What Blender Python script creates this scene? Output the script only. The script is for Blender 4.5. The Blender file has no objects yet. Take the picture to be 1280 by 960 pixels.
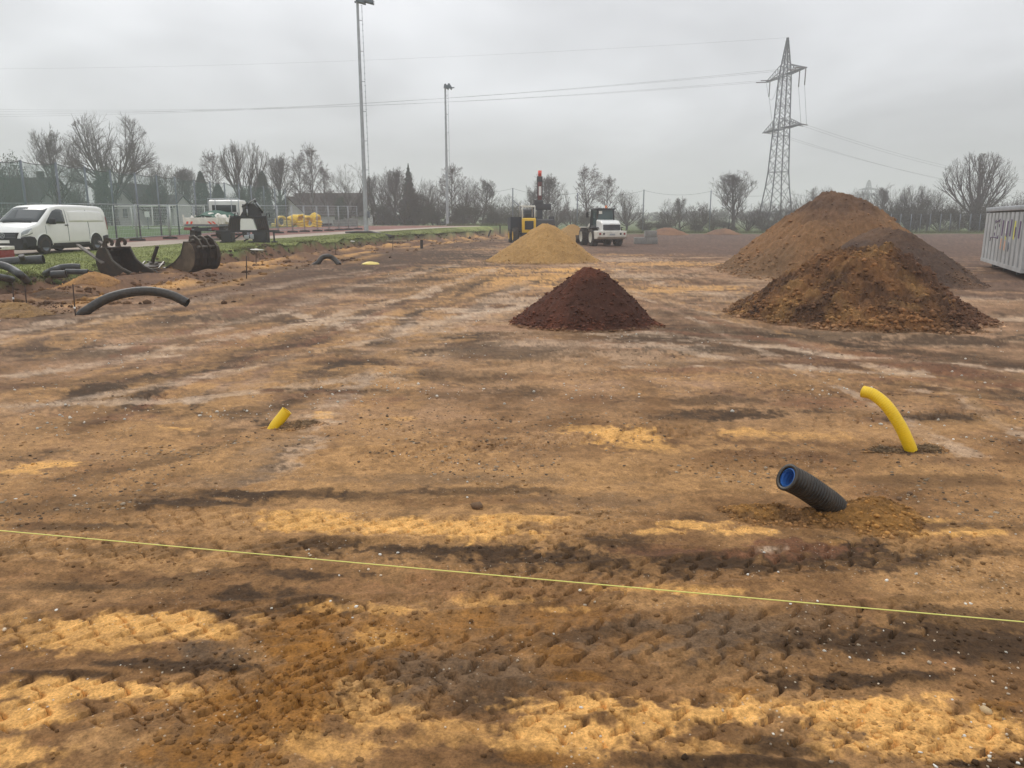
import bpy, bmesh, math, random
import numpy as np
from mathutils import Vector, Matrix, Euler
sc = bpy.context.scene
COL = sc.collection
PI = math.pi
rad = math.radians
# ---------------------------------------------------------------- camera
CAM_H = 1.75
HAZE = 0.0017
PITCH = rad(12.17)
FPX = 960.0                      # focal length in units of the 1280 px wide photograph
cam_d = bpy.data.cameras.new('camera'); cam = bpy.data.objects.new('camera', cam_d); COL.objects.link(cam)
cam_d.sensor_width = 36.0; cam_d.lens = 27.0; cam_d.clip_start = 0.05; cam_d.clip_end = 6000
cam.location = (0, 0, CAM_H); cam.rotation_euler = (PI/2 - PITCH, 0, 0)
sc.camera = cam
sc.view_settings.view_transform = 'Standard'; sc.view_settings.look = 'None'
sc.view_settings.exposure = 0.0; sc.view_settings.gamma = 1.0; sc.view_settings.use_curve_mapping = False
sc.render.engine = 'CYCLES'
cy = sc.cycles
cy.use_denoising = True
cy.max_bounces = 8; cy.volume_bounces = 2; cy.transparent_max_bounces = 24
cy.volume_step_rate = 4.0
# ---------------------------------------------------------------- sky and sun
SUN_EL, SUN_AZ = rad(38), rad(-28)
w = bpy.data.worlds.new("World"); sc.world = w; w.use_nodes = True
nt = w.node_tree; N = nt.nodes; L = nt.links; N.clear()
def nn(t, **k):
    n = N.new(t)
    for a, b in k.items(): setattr(n, a, b)
    return n
out = nn('ShaderNodeOutputWorld'); bg = nn('ShaderNodeBackground'); bg.inputs['Strength'].default_value = 0.10
sky = nn('ShaderNodeTexSky', sky_type='NISHITA', sun_disc=False)
sky.sun_elevation = SUN_EL; sky.sun_rotation = SUN_AZ
tc = nn('ShaderNodeTexCoord'); sep = nn('ShaderNodeSeparateXYZ'); L.new(tc.outputs['Generated'], sep.inputs[0])
# overcast luminance: brighter towards the zenith (1 + 2 sin h)
mz = nn('ShaderNodeMath', operation='MAXIMUM'); L.new(sep.outputs['Z'], mz.inputs[0]); mz.inputs[1].default_value = 0.0
ramp = nn('ShaderNodeValToRGB'); L.new(mz.outputs[0], ramp.inputs[0])
cr = ramp.color_ramp; cr.interpolation = 'EASE'
cr.elements[0].position = 0.0; cr.elements[0].color = (0.485, 0.495, 0.505, 1)
cr.elements[1].position = 1.0; cr.elements[1].color = (1.35, 1.37, 1.40, 1)
for p_, c_ in ((0.07, (0.54, 0.552, 0.570)), (0.16, (0.68, 0.695, 0.72)), (0.28, (0.82, 0.835, 0.865)), (0.5, (1.04, 1.05, 1.08))):
    e = cr.elements.new(p_); e.color = (*c_, 1)
# soft cloud structure: direction projected on a flat cloud deck
dv = nn('ShaderNodeMath', operation='ADD'); L.new(mz.outputs[0], dv.inputs[0]); dv.inputs[1].default_value = 0.16
vd = nn('ShaderNodeVectorMath', operation='DIVIDE'); L.new(tc.outputs['Generated'], vd.inputs[0])
cmb = nn('ShaderNodeCombineXYZ')
for k in range(3): L.new(dv.outputs[0], cmb.inputs[k])
L.new(cmb.outputs[0], vd.inputs[1])
mp = nn('ShaderNodeMapping'); L.new(vd.outputs[0], mp.inputs[0]); mp.inputs['Scale'].default_value = (1.0, 0.75, 0.3); mp.inputs['Location'].default_value = (3.1, 1.7, 0.4)
n1 = nn('ShaderNodeTexNoise'); L.new(mp.outputs[0], n1.inputs['Vector']); n1.inputs['Scale'].default_value = 0.8; n1.inputs['Detail'].default_value = 3; n1.inputs['Roughness'].default_value = 0.45; n1.inputs['Distortion'].default_value = 0.8
n2 = nn('ShaderNodeTexNoise'); L.new(mp.outputs[0], n2.inputs['Vector']); n2.inputs['Scale'].default_value = 2.3; n2.inputs['Detail'].default_value = 4; n2.inputs['Roughness'].default_value = 0.5
mr1 = nn('ShaderNodeMapRange'); L.new(n1.outputs['Fac'], mr1.inputs[0]); mr1.inputs[1].default_value = 0.3; mr1.inputs[2].default_value = 0.7; mr1.inputs[3].default_value = 0.76; mr1.inputs[4].default_value = 1.24
mr2 = nn('ShaderNodeMapRange'); L.new(n2.outputs['Fac'], mr2.inputs[0]); mr2.inputs[1].default_value = 0.3; mr2.inputs[2].default_value = 0.7; mr2.inputs[3].default_value = 0.93; mr2.inputs[4].default_value = 1.08
mm = nn('ShaderNodeMath', operation='MULTIPLY'); L.new(mr1.outputs[0], mm.inputs[0]); L.new(mr2.outputs[0], mm.inputs[1])
cl = nn('ShaderNodeVectorMath', operation='SCALE'); L.new(ramp.outputs['Color'], cl.inputs[0]); L.new(mm.outputs[0], cl.inputs['Scale'])
SKY_GAIN = 10.5
cl2 = nn('ShaderNodeVectorMath', operation='SCALE'); L.new(cl.outputs[0], cl2.inputs[0]); cl2.inputs['Scale'].default_value = SKY_GAIN
mix = nn('ShaderNodeMix', data_type='RGBA'); mix.inputs[0].default_value = 0.97
L.new(sky.outputs[0], mix.inputs[6]); L.new(cl2.outputs[0], mix.inputs[7])
L.new(mix.outputs[2], bg.inputs['Color']); L.new(bg.outputs[0], out.inputs['Surface'])
sun_d = bpy.data.lights.new('sun', 'SUN'); sun_d.energy = 1.0; sun_d.angle = rad(25); sun_d.color = (1.0, 0.96, 0.90)
sun = bpy.data.objects.new('sun', sun_d); COL.objects.link(sun)
sd = Vector((math.sin(SUN_AZ)*math.cos(SUN_EL), math.cos(SUN_AZ)*math.cos(SUN_EL), math.sin(SUN_EL)))
sun.rotation_euler = (-sd).to_track_quat('-Z', 'Y').to_euler(); sun.location = (0, 0, 30)
# ---------------------------------------------------------------- helpers: tagging, noise, terrain
def tag(o, label=None, cat=None, group=None, kind=None):
    if label: o['label'] = label
    if cat: o['category'] = cat
    if group: o['group'] = group
    if kind: o['kind'] = kind
    return o
def empty(name, loc=(0, 0, 0), rz=0.0, label=None, cat=None, group=None):
    o = bpy.data.objects.new(name, None); COL.objects.link(o); o.empty_display_size = 0.2
    o.location = loc; o.rotation_euler = (0, 0, rz)
    return tag(o, label, cat, group)
def copy_tree(o, parent=None):
    c = o.copy(); COL.objects.link(c)
    if parent is not None: c.parent = parent
    for ch in o.children: copy_tree(ch, c)
    return c
def vnoise(x, y, seed=0):
    xi = np.floor(x).astype(np.int64); yi = np.floor(y).astype(np.int64)
    fx = x - xi; fy = y - yi
    fx = fx*fx*fx*(fx*(fx*6-15)+10); fy = fy*fy*fy*(fy*(fy*6-15)+10)
    def h(a, b):
        n = (a*374761393 + b*668265263 + seed*1274126177) & 0xffffffff
        n = ((n ^ (n >> 13))*1274126177) & 0xffffffff
        return ((n ^ (n >> 16)) & 0xffff)/65535.0
    a = h(xi, yi); b = h(xi+1, yi); c = h(xi, yi+1); d = h(xi+1, yi+1)
    return ((a+(b-a)*fx) + ((c+(d-c)*fx)-(a+(b-a)*fx))*fy)*2-1
def fbm(x, y, octs=4, seed=0, rough=0.5, rot=0.6):
    s = 0; a = 1.0; t = 0; cx_, sx_ = math.cos(rot), math.sin(rot)
    for k in range(octs):
        s = s + a*vnoise(x, y, seed+k*17); t += a
        x, y = (x*cx_ - y*sx_)*2.03+7.7, (x*sx_ + y*cx_)*2.03-3.3; a *= rough
    return s/t
def sstep(a, b, x):
    t = np.clip((x-a)/(b-a), 0, 1); return t*t*(3-2*t)
XE_Y = [0, 20, 27, 31, 39, 49, 64, 78, 86, 100]; XE_X = [-13.3, -13.3, -13.8, -12.2, -12.2, -10.2, -8.0, -3.3, 0.0, 4.0]
def xe(y): return np.interp(y, XE_Y, XE_X)
def macro(x, y):
    x = np.asarray(x, float); y = np.asarray(y, float)
    lift = np.clip(0.28+0.011*(y-28), 0.2, 0.85)
    ef = 1-sstep(40, 60, y); s = x - xe(y) - ef*(0.35*vnoise(x*0.0, y*0.7, 5) + 0.15*vnoise(x*0, y*2.3, 6))
    wf = 0.03*np.maximum(y-45, 0); left = 1-sstep(-0.30-wf, 0.35+wf, s)
    fadef = 1-0.6*sstep(100, 140, y)
    z = lift*left*(0.25+0.75*fadef)
    tr = fadef*sstep(15, 19, y)
    z = z + tr*(-0.16*np.exp(-((s-0.8)/0.5)**2) + 0.17*np.exp(-((s-2.3)/0.5)**2)*(0.6+0.7*vnoise(x*0.6, y*0.6, 8)+.35*vnoise(x*2.1, y*1.7, 18))
                - 0.06*np.exp(-((s-3.2)/0.4)**2) + 0.12*np.exp(-((s-4.2)/0.35)**2)*(0.6+0.7*vnoise(x*0.6, y*0.5, 9)+.35*vnoise(x*2.1, y*1.7, 19)))
    hill = 9.0*sstep(190, 900, y+0.25*x)*(0.8+0.35*vnoise(x*0.003+3, y*0.003, 3))
    hill2 = 5.0*sstep(170, 420, -x*0.9+y*0.4)*0.7
    return z + hill + hill2*0.5
def cam_ray(px, py):
    a = (px-640)/FPX; b = (480-py)/FPX
    return Vector((a, math.cos(PITCH)+b*math.sin(PITCH), -math.sin(PITCH)+b*math.cos(PITCH)))
_TS = np.geomspace(1.0, 1500, 740)
def at(px, py, z=None):
    """point of the terrain (or of the level z) seen at a pixel of the photograph"""
    r = cam_ray(px, py)
    if z is not None:
        t = (z-CAM_H)/r.z
        return Vector((r.x*t, r.y*t, z))
    T = _TS if r.z < 0.02 else _TS[:1]
    h = CAM_H+r.z*T-macro(r.x*T, r.y*T); k = np.nonzero(h < 0)[0]; k = int(k[0]) if len(k) else len(T)-1
    t0, t1 = float(T[max(k-1, 0)]), float(T[k])
    T = np.linspace(t0, t1, 33); h = CAM_H+r.z*T-macro(r.x*T, r.y*T); k = np.nonzero(h < 0)[0]; t = float(T[int(k[0])]) if len(k) else t1
    return Vector((r.x*t, r.y*t, CAM_H+r.z*t))
def pt(px, py, d):
    """point seen at a pixel, at forward distance d"""
    r = cam_ray(px, py); t = d/r.y
    return Vector((r.x*t, d, CAM_H+r.z*t))
def gz(x, y): return float(macro(x, y))
# ---------------------------------------------------------------- materials
MATS = {}
def mat(name, col, rough=0.6, metal=0.0, var=0.0, scale=8.0, col2=None, bump=0.0, bscale=40.0, obj_coords=True, alpha=None, spec=0.4, trans=0.0, coat=0.0, attr=None, emit=None):
    if name in MATS: return MATS[name]
    m = bpy.data.materials.new(name); m.use_nodes = True; t = m.node_tree; b = t.nodes['Principled BSDF']
    b.inputs['Roughness'].default_value = rough; b.inputs['Metallic'].default_value = metal
    b.inputs['Specular IOR Level'].default_value = spec
    b.inputs['Base Color'].default_value = (*col, 1)
    if trans: b.inputs['Transmission Weight'].default_value = trans
    if coat: b.inputs['Coat Weight'].default_value = coat; b.inputs['Coat Roughness'].default_value = 0.1
    co = t.nodes.new('ShaderNodeTexCoord')
    if var or col2:
        n = t.nodes.new('ShaderNodeTexNoise'); n.inputs['Scale'].default_value = scale; n.inputs['Detail'].default_value = 6; n.inputs['Roughness'].default_value = 0.65
        t.links.new(co.outputs['Object'], n.inputs['Vector'])
        r = t.nodes.new('ShaderNodeMapRange'); r.inputs[1].default_value = 0.35; r.inputs[2].default_value = 0.68
        t.links.new(n.outputs['Fac'], r.inputs[0])
        mx = t.nodes.new('ShaderNodeMix'); mx.data_type = 'RGBA'
        c2 = col2 or tuple(c*(1-var) for c in col)
        mx.inputs[6].default_value = (*col, 1); mx.inputs[7].default_value = (*c2, 1)
        t.links.new(r.outputs[0], mx.inputs[0]); t.links.new(mx.outputs[2], b.inputs['Base Color'])
    if bump:
        n = t.nodes.new('ShaderNodeTexNoise'); n.inputs['Scale'].default_value = bscale; n.inputs['Detail'].default_value = 5
        t.links.new(co.outputs['Object'], n.inputs['Vector'])
        bp = t.nodes.new('ShaderNodeBump'); bp.inputs['Strength'].default_value = bump; bp.inputs['Distance'].default_value = 0.02
        t.links.new(n.outputs['Fac'], bp.inputs['Height']); t.links.new(bp.outputs[0], b.inputs['Normal'])
    if alpha is not None: b.inputs['Alpha'].default_value = alpha
    MATS[name] = m
    return m
def soil_mat(name, gscale=90.0, bump=0.5, dist=0.01, var=0.35, speck=0.0):
    """earth: colour comes from the mesh attribute 'soil', grain and fine relief from noise"""
    m = bpy.data.materials.new(name); m.use_nodes = True; t = m.node_tree; b = t.nodes['Principled BSDF']
    b.inputs['Roughness'].default_value = 0.92; b.inputs['Specular IOR Level'].default_value = 0.18
    at_ = t.nodes.new('ShaderNodeAttribute'); at_.attribute_name = 'soil'
    co = t.nodes.new('ShaderNodeTexCoord')
    def noise(scale, det=5, rough=0.6):
        n = t.nodes.new('ShaderNodeTexNoise'); n.inputs['Scale'].default_value = scale; n.inputs['Detail'].default_value = det; n.inputs['Roughness'].default_value = rough
        t.links.new(co.outputs['Object'], n.inputs['Vector']); return n
    a = noise(gscale*0.25, 6, 0.75); c = noise(gscale, 4, 0.7)
    add = t.nodes.new('ShaderNodeMath'); add.operation = 'ADD'; t.links.new(a.outputs['Fac'], add.inputs[0]); t.links.new(c.outputs['Fac'], add.inputs[1])
    r = t.nodes.new('ShaderNodeMapRange'); r.inputs[1].default_value = 0.7; r.inputs[2].default_value = 1.3; r.inputs[3].default_value = 1-var; r.inputs[4].default_value = 1+var
    t.links.new(add.outputs[0], r.inputs[0])
    s = t.nodes.new('ShaderNodeVectorMath'); s.operation = 'SCALE'; t.links.new(at_.outputs['Color'], s.inputs[0]); t.links.new(r.outputs[0], s.inputs['Scale'])
    last = s.outputs[0]
    if speck:   # pale and dark grit
        for sca, th, colr, mx_ in ((38.0, 0.16, (0.50, 0.44, 0.34), 0.75), (25.0, 0.17, (0.06, 0.045, 0.035), 0.7)):
            v = t.nodes.new('ShaderNodeTexVoronoi'); v.inputs['Scale'].default_value = sca; t.links.new(co.outputs['Object'], v.inputs['Vector'])
            lt = t.nodes.new('ShaderNodeMath'); lt.operation = 'LESS_THAN'; t.links.new(v.outputs['Distance'], lt.inputs[0]); lt.inputs[1].default_value = th
            msk = noise(1.3, 4, 0.7); mr = t.nodes.new('ShaderNodeMapRange'); mr.inputs[1].default_value = 0.48; mr.inputs[2].default_value = 0.60
            t.links.new(msk.outputs['Fac'], mr.inputs[0])
            sx = t.nodes.new('ShaderNodeSeparateColor'); t.links.new(v.outputs['Color'], sx.inputs[0])
            gt = t.nodes.new('ShaderNodeMath'); gt.operation = 'GREATER_THAN'; t.links.new(sx.outputs[0], gt.inputs[0]); gt.inputs[1].default_value = 0.45
            m1 = t.nodes.new('ShaderNodeMath'); m1.operation = 'MULTIPLY'; t.links.new(lt.outputs[0], m1.inputs[0]); t.links.new(mr.outputs[0], m1.inputs[1])
            m2 = t.nodes.new('ShaderNodeMath'); m2.operation = 'MULTIPLY'; t.links.new(m1.outputs[0], m2.inputs[0]); t.links.new(gt.outputs[0], m2.inputs[1])
            m3 = t.nodes.new('ShaderNodeMath'); m3.operation = 'MULTIPLY'; t.links.new(m2.outputs[0], m3.inputs[0]); m3.inputs[1].default_value = mx_*speck
            mx = t.nodes.new('ShaderNodeMix'); mx.data_type = 'RGBA'; t.links.new(m3.outputs[0], mx.inputs[0]); t.links.new(last, mx.inputs[6]); mx.inputs[7].default_value = (*colr, 1)
            last = mx.outputs[2]
    t.links.new(last, b.inputs['Base Color'])
    bn = noise(gscale*0.6, 8, 0.7)
    bp = t.nodes.new('ShaderNodeBump'); bp.inputs['Strength'].default_value = bump; bp.inputs['Distance'].default_value = dist
    t.links.new(bn.outputs['Fac'], bp.inputs['Height']); t.links.new(bp.outputs[0], b.inputs['Normal'])
    return m
# ---------------------------------------------------------------- mesh builder
def link_mesh(name, me, material=None, parent=None, loc=None, rz=0.0):
    o = bpy.data.objects.new(name, me); COL.objects.link(o)
    if material is not None: me.materials.append(material)
    if parent is not None: o.parent = parent
    if loc is not None: o.location = loc
    if rz: o.rotation_euler = (0, 0, rz)
    return o
def np_mesh(name, V, F, smooth=True, col=None):
    V = np.asarray(V, np.float32); F = np.asarray(F, np.int32); k = F.shape[1]
    me = bpy.data.meshes.new(name)
    me.vertices.add(len(V)); me.vertices.foreach_set('co', V.ravel())
    me.loops.add(F.size); me.loops.foreach_set('vertex_index', F.ravel())
    me.polygons.add(len(F)); me.polygons.foreach_set('loop_start', np.arange(0, F.size, k, dtype=np.int32))
    me.polygons.foreach_set('loop_total', np.full(len(F), k, np.int32))
    if smooth: me.polygons.foreach_set('use_smooth', np.ones(len(F), bool))
    me.update(calc_edges=True)
    if col is not None:
        a = me.color_attributes.new('soil', 'FLOAT_COLOR', 'POINT')
        c = np.ones((len(V), 4), np.float32); c[:, :3] = col; a.data.foreach_set('color', c.ravel())
    return me
class MB:
    def __init__(s): s.v = []; s.f = []; s.sm = []
    def add(s, vs, fs, smooth=False):
        k = len(s.v); s.v += [tuple(p) for p in vs]; s.f += [tuple(i+k for i in f) for f in fs]; s.sm += [smooth]*len(fs); return s
    def box(s, c, d, rot=None, bev=0.0):
        x, y, z = (q/2 for q in d)
        if bev <= 0:
            vs = [Vector((sx*x, sy*y, sz*z)) for sz in (-1, 1) for sy in (-1, 1) for sx in (-1, 1)]
            fs = [(0, 2, 3, 1), (4, 5, 7, 6), (0, 1, 5, 4), (2, 6, 7, 3), (0, 4, 6, 2), (1, 3, 7, 5)]
        else:
            bm = bmesh.new(); bmesh.ops.create_cube(bm, size=1.0)
            for q in bm.verts: q.co = Vector((q.co.x*2*x, q.co.y*2*y, q.co.z*2*z))
            bmesh.ops.bevel(bm, geom=bm.edges[:], offset=min(bev, x*.9, y*.9, z*.9), segments=2, affect='EDGES', profile=0.6)
            bm.verts.index_update(); vs = [q.co.copy() for q in bm.verts]; fs = [tuple(q.index for q in f.verts) for f in bm.faces]; bm.free()
        R = rot.to_matrix() if isinstance(rot, Euler) else (rot if rot is not None else Matrix.Identity(3))
        return s.add([R @ p + Vector(c) for p in vs], fs, bev > 0)
    def tube(s, path, r, n=8, cap=True, smooth=True):
        P = [Vector(p) for p in path]; rr = r if isinstance(r, (list, tuple)) else [r]*len(P)
        vs = []; ref = None
        for i, p in enumerate(P):
            t = (P[min(i+1, len(P)-1)]-P[max(i-1, 0)])
            if t.length < 1e-9: t = Vector((0, 0, 1))
            t.normalize()
            if ref is None: ref = Vector((0, 0, 1)) if abs(t.z) < .9 else Vector((1, 0, 0))
            a = t.cross(ref); a.normalize(); b = t.cross(a); ref = -b if b.length else ref
            ref = b.cross(t)*0+ref
            for k in range(n):
                an = 2*PI*k/n; vs.append(p + (a*math.cos(an)+b*math.sin(an))*rr[i])
        fs = [(i*n+k, i*n+(k+1) % n, (i+1)*n+(k+1) % n, (i+1)*n+k) for i in range(len(P)-1) for k in range(n)]
        s.add(vs, fs, smooth)
        if cap:
            k0 = len(s.v)-len(vs)
            s.f += [tuple(k0+k for k in range(n-1, -1, -1)), tuple(k0+(len(P)-1)*n+k for k in range(n))]; s.sm += [False, False]
        return s
    def bar(s, a, b, w, h=None): # square section bar
        a = Vector(a); b = Vector(b); t = (b-a); l = t.length; q = t.to_track_quat('Z', 'Y').to_matrix()
        return s.box((a+b)/2, (w, h or w, l), q)
    def prism(s, poly, a0, a1, axis='y', smooth=False):
        """outline extruded along an axis; poly is in the two other axes"""
        def P(u, v, w_):
            return {'y': (u, w_, v), 'x': (w_, u, v), 'z': (u, v, w_)}[axis]
        n = len(poly)
        vs = [P(u, v, a0) for u, v in poly]+[P(u, v, a1) for u, v in poly]
        fs = [(i, (i+1) % n, n+(i+1) % n, n+i) for i in range(n)]
        s.add(vs, fs, smooth); k = len(s.v)-2*n
        s.f += [tuple(k+i for i in range(n-1, -1, -1)), tuple(k+n+i for i in range(n))]; s.sm += [False, False]
        return s
    def lathe(s, prof, n=20, axis='y', c=(0, 0, 0), smooth=True):
        vs = []
        for r, h in prof:
            for k in range(n):
                a = 2*PI*k/n; u, v = r*math.cos(a), r*math.sin(a)
                p = {'y': (u, h, v), 'x': (h, u, v), 'z': (u, v, h)}[axis]; vs.append(Vector(p)+Vector(c))
        fs = [(i*n+k, i*n+(k+1) % n, (i+1)*n+(k+1) % n, (i+1)*n+k) for i in range(len(prof)-1) for k in range(n)]
        return s.add(vs, fs, smooth)
    def build(s, name, material, parent=None, loc=None, rz=0.0):
        me = bpy.data.meshes.new(name); me.from_pydata(s.v, [], s.f)
        me.polygons.foreach_set('use_smooth', s.sm); me.update()
        bm = bmesh.new(); bm.from_mesh(me); bmesh.ops.recalc_face_normals(bm, faces=bm.faces[:]); bm.to_mesh(me); bm.free()
        return link_mesh(name, me, material, parent, loc, rz)
# ================================================================ GROUND
C_SAND = np.array((0.64, 0.345, 0.108)); C_TAN = np.array((0.370, 0.205, 0.083)); C_BROWN = np.array((0.185, 0.095, 0.038))
C_DARK = np.array((0.052, 0.029, 0.014)); C_OCH = np.array((0.225, 0.100, 0.022)); C_PALE = np.array((0.46, 0.330, 0.225))
C_GREY = np.array((0.125, 0.078, 0.044)); C_RED = np.array((0.170, 0.075, 0.038)); C_PLAIN = np.array((0.115, 0.068, 0.047)); C_GRASS = np.array((0.085, 0.115, 0.03))
KC = {'S': C_SAND, 'T': C_TAN, 'D': C_DARK, 'O': C_OCH, 'P': C_PALE, 'G': C_GREY, 'R': C_RED, 'B': C_BROWN}
# patches: centre and half size as seen in the photograph (turned into ground positions), soil, strength
PATCH = [
 ('D',1130,300,520,5,.0),
 ('T',400,580,330,34,.55),('T',900,600,330,18,.5),('T',700,470,330,30,.35),('T',300,420,220,25,.35),('T',1050,480,260,30,.35),('T',640,360,260,26,.45),
 ('B',150,600,180,30,.5),('B',1180,610,130,18,.45),
 ('D',1210,450,90,12,.35),('R',1080,445,160,12,.3),('D',330,395,140,9,.5),
 ('D',120,440,120,8,.5),('B',60,470,90,18,.5),('D',210,425,60,7,.4),
 ('D',150,490,130,13,.8),('D',200,505,130,12,.7),('D',250,515,60,9,.5),('D',400,488,80,9,.6),
 ('D',445,455,50,9,.75),('D',380,460,60,7,.4),('D',590,421,60,8,.7),('D',520,441,40,4,.7),('D',640,490,70,10,.55),('D',560,497,60,7,.5),
 ('R',380,495,80,10,.4),('R',480,500,60,8,.4),('R',1020,505,80,9,.5),('D',900,517,110,9,.75),('D',860,523,60,6,.4),('R',740,500,50,10,.35),
 ('D',1190,525,90,7,.65),('D',1140,567,50,5,.8),('D',1100,563,60,4,.5),('D',355,527,42,6,.7),('B',420,545,60,6,.5),('R',130,520,90,6,.4),
 ('G',960,420,330,9,.75),('D',800,424,110,8,.5),('B',680,420,80,9,.4),('G',900,410,40,6,.4),('D',1000,455,250,5,.3),
 ('P',440,402,60,9,.75),('P',520,410,60,8,.6),('P',585,388,60,4,.8),('P',640,375,50,5,.5),('P',480,425,60,7,.4),('P',860,438,60,6,.85),('P',790,434,50,4,.5),
 ('P',1265,462,30,2.5,.9),('P',785,459,20,2,.7),('P',870,458,15,1.5,.7),('P',1150,490,24,3,.5),('P',515,481,12,1.6,.8),('P',205,444,14,1.8,.7),('P',680,430,70,6,.35),
 ('P',1210,372,90,4,.4),('P',800,345,70,4,.4),
 ('D',500,336,110,5,.8),('D',470,350,130,5,.6),('D',545,318,80,4,.75),('D',590,300,90,3,.6),('D',430,362,140,5,.5),('D',300,372,100,6,.5),('T',530,330,60,1.2,.9),('T',560,325,70,1,.9),('T',600,312,60,1.2,.6),
 ('D',630,345,60,1.5,.5),('D',770,350,60,3,.5),('D',690,336,40,1.2,.5),('S',660,327,70,3,.7),('S',720,337,60,3,.75),('S',600,338,80,5,.55),('S',650,352,100,7,.5),('S',705,346,50,4,.5),
 ('S',830,330,80,3,.45),('S',780,318,50,1.8,.5),('P',760,325,80,2,.4),('S',850,362,70,5,.35),
 ('S',215,535,28,4,.9),('S',50,578,42,6,.8),('S',20,588,30,5,.6),('S',402,516,16,4,.85),('S',505,523,26,3,.5),('S',950,542,60,9,.6),('S',785,548,70,12,.75),('S',830,560,70,10,.5),('S',740,540,40,8,.4),('S',1010,545,40,6,.4),
 ('D',330,622,170,6,.75),('D',200,634,120,7,.65),('D',600,615,150,7,.5),('B',640,628,200,9,.7),('D',60,640,120,8,.3),('G',760,625,120,12,.4),
 ('D',560,688,160,12,.85),('D',410,682,100,9,.6),('D',720,700,170,20,.95),('D',900,705,130,22,.95),('D',1060,695,150,24,.85),('R',1000,690,110,15,.55),('R',820,690,90,12,.4),('D',1180,690,110,12,.5),('D',770,680,70,14,.6),
 ('R',1110,650,60,10,.3),('D',90,663,80,5,.5),('D',320,695,70,5,.4),
 ('S',400,652,95,13,.95),('S',505,658,95,15,.9),('S',600,664,70,14,.8),('S',650,650,70,5,.6),('S',870,655,60,9,.95),('S',830,665,40,6,.7),('S',940,665,60,7,.7),('S',1160,650,40,5,.7),('S',1220,664,60,8,.9),('S',1150,668,45,5,.5),('S',1040,680,30,5,.3),
 ('P',965,690,26,5,.7),
 ('T',130,700,190,22,.6),('T',90,740,160,16,.35),
 ('D',390,722,80,12,.9),('D',330,748,90,14,.9),('D',400,765,110,18,.55),('D',300,770,60,9,.8),('D',120,735,110,6,.4),
 ('S',205,783,110,16,1.),('S',260,790,60,14,.9),('S',130,800,110,22,.6),('S',40,790,60,24,.35),('S',330,776,40,8,.4),
 ('G',270,815,60,16,.7),('D',210,835,110,8,.95),('D',270,832,70,10,.9),('D',90,848,90,5,.6),('D',350,800,50,14,.6),
 ('S',100,868,150,16,1.),('S',200,866,90,14,.8),('S',50,905,90,26,.8),('B',150,895,90,14,.6),('S',30,950,90,22,.7),('T',160,935,90,24,.6),
 ('O',330,900,130,60,.75),('O',430,850,130,60,.7),('O',560,790,170,40,.5),('O',400,800,120,40,.6),('O',700,770,150,26,.4),('O',250,950,100,30,.7),
 ('S',480,762,100,9,.45),('S',620,752,130,8,.3),('S',470,800,40,18,.35),('S',700,760,70,6,.4),('T',860,755,170,14,.6),('S',900,742,90,6,.55),('S',820,738,80,7,.4),
 ('G',870,800,170,34,.6),('G',1010,790,170,36,.45),('G',560,850,140,34,.6),('D',600,880,80,16,.5),('G',480,880,70,16,.5),('D',1150,800,160,22,.65),('D',1210,770,110,16,.5),('D',1090,850,130,13,.75),('D',1240,810,70,20,.5),('B',1240,860,70,20,.5),
 ('O',720,845,60,10,.8),('O',800,800,60,12,.4),('O',930,862,40,7,.7),('O',700,820,30,14,.5),
 ('S',480,900,80,26,.5),('S',400,935,90,22,.5),('S',560,920,60,24,.35),('S',460,860,50,12,.3),
 ('S',740,885,120,22,.85),('S',700,920,110,26,.8),('S',830,900,110,26,.75),('S',900,890,110,20,.85),('S',960,880,100,14,.5),('S',890,935,100,20,.45),
 ('S',1110,900,110,28,1.),('S',1060,885,90,16,.9),('S',1180,925,130,26,1.),('S',1230,900,70,12,.7),('O',1250,885,50,8,.6),
 ('D',980,930,60,22,.6),('D',900,955,130,13,.75),('D',1020,955,70,10,.6),('D',800,948,60,10,.4),('D',640,952,60,12,.5),('D',1250,957,80,6,1.),('O',680,950,60,12,.5),
 ('B',1000,735,130,10,.3),
 ('D',470,325,150,16,.7),('D',330,345,130,14,.6),('D',540,305,110,7,.7),('D',150,400,170,10,.5),('D',60,430,120,10,.5),('R',330,420,140,14,.4),('D',620,440,110,12,.5),('B',700,500,260,16,.4),('D',480,470,140,10,.5),('D',950,440,200,8,.6),('D',1180,425,120,8,.6),('R',1000,400,60,8,.4),('D',1150,600,120,8,.35),('G',560,600,240,8,.4),('D',860,500,140,7,.5),
]
TRACKS = [  # tyre tracks: start, end (photograph pixels on the ground), width in metres
 ((-200,905),(700,850),.34),((560,830),(1500,742),.34),((-200,815),(520,770),.30),((300,655),(720,668),.30),
 ((760,722),(1500,665),.30),((-100,700),(500,690),.3),((880,905),(1500,955),.32),((560,560),(1500,500),.32),((-100,520),(640,455),.32)]
_r = random.Random(12); STROKES = []
for base_, n_ in ((( (300,620), (640,350)), 7), (((0,560),(640,345)), 8), (((1280,560),(700,350)), 6), (((0,450),(560,330)), 7), (((1280,470),(650,400)), 6)):
    (xa, ya), (xb, yb) = base_
    for k in range(n_):
        o1 = _r.uniform(-150, 150); o2 = _r.uniform(-60, 60); bow = _r.uniform(-14, 14); P_ = []
        for t in (0, .25, .5, .75, 1): P_.append((xa+(xb-xa)*t+o1*(1-t)+o2*t, ya+(yb-ya)*t**.75+bow*4*t*(1-t)+_r.uniform(-6, 6)*(1-t)+(_r.random()-.5)*30*(1-t)))
        STROKES.append((P_, _r.choice((.22, .3, .45, .6)), _r.choice('DDTDPPRT'), _r.uniform(.55, .85)))
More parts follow.
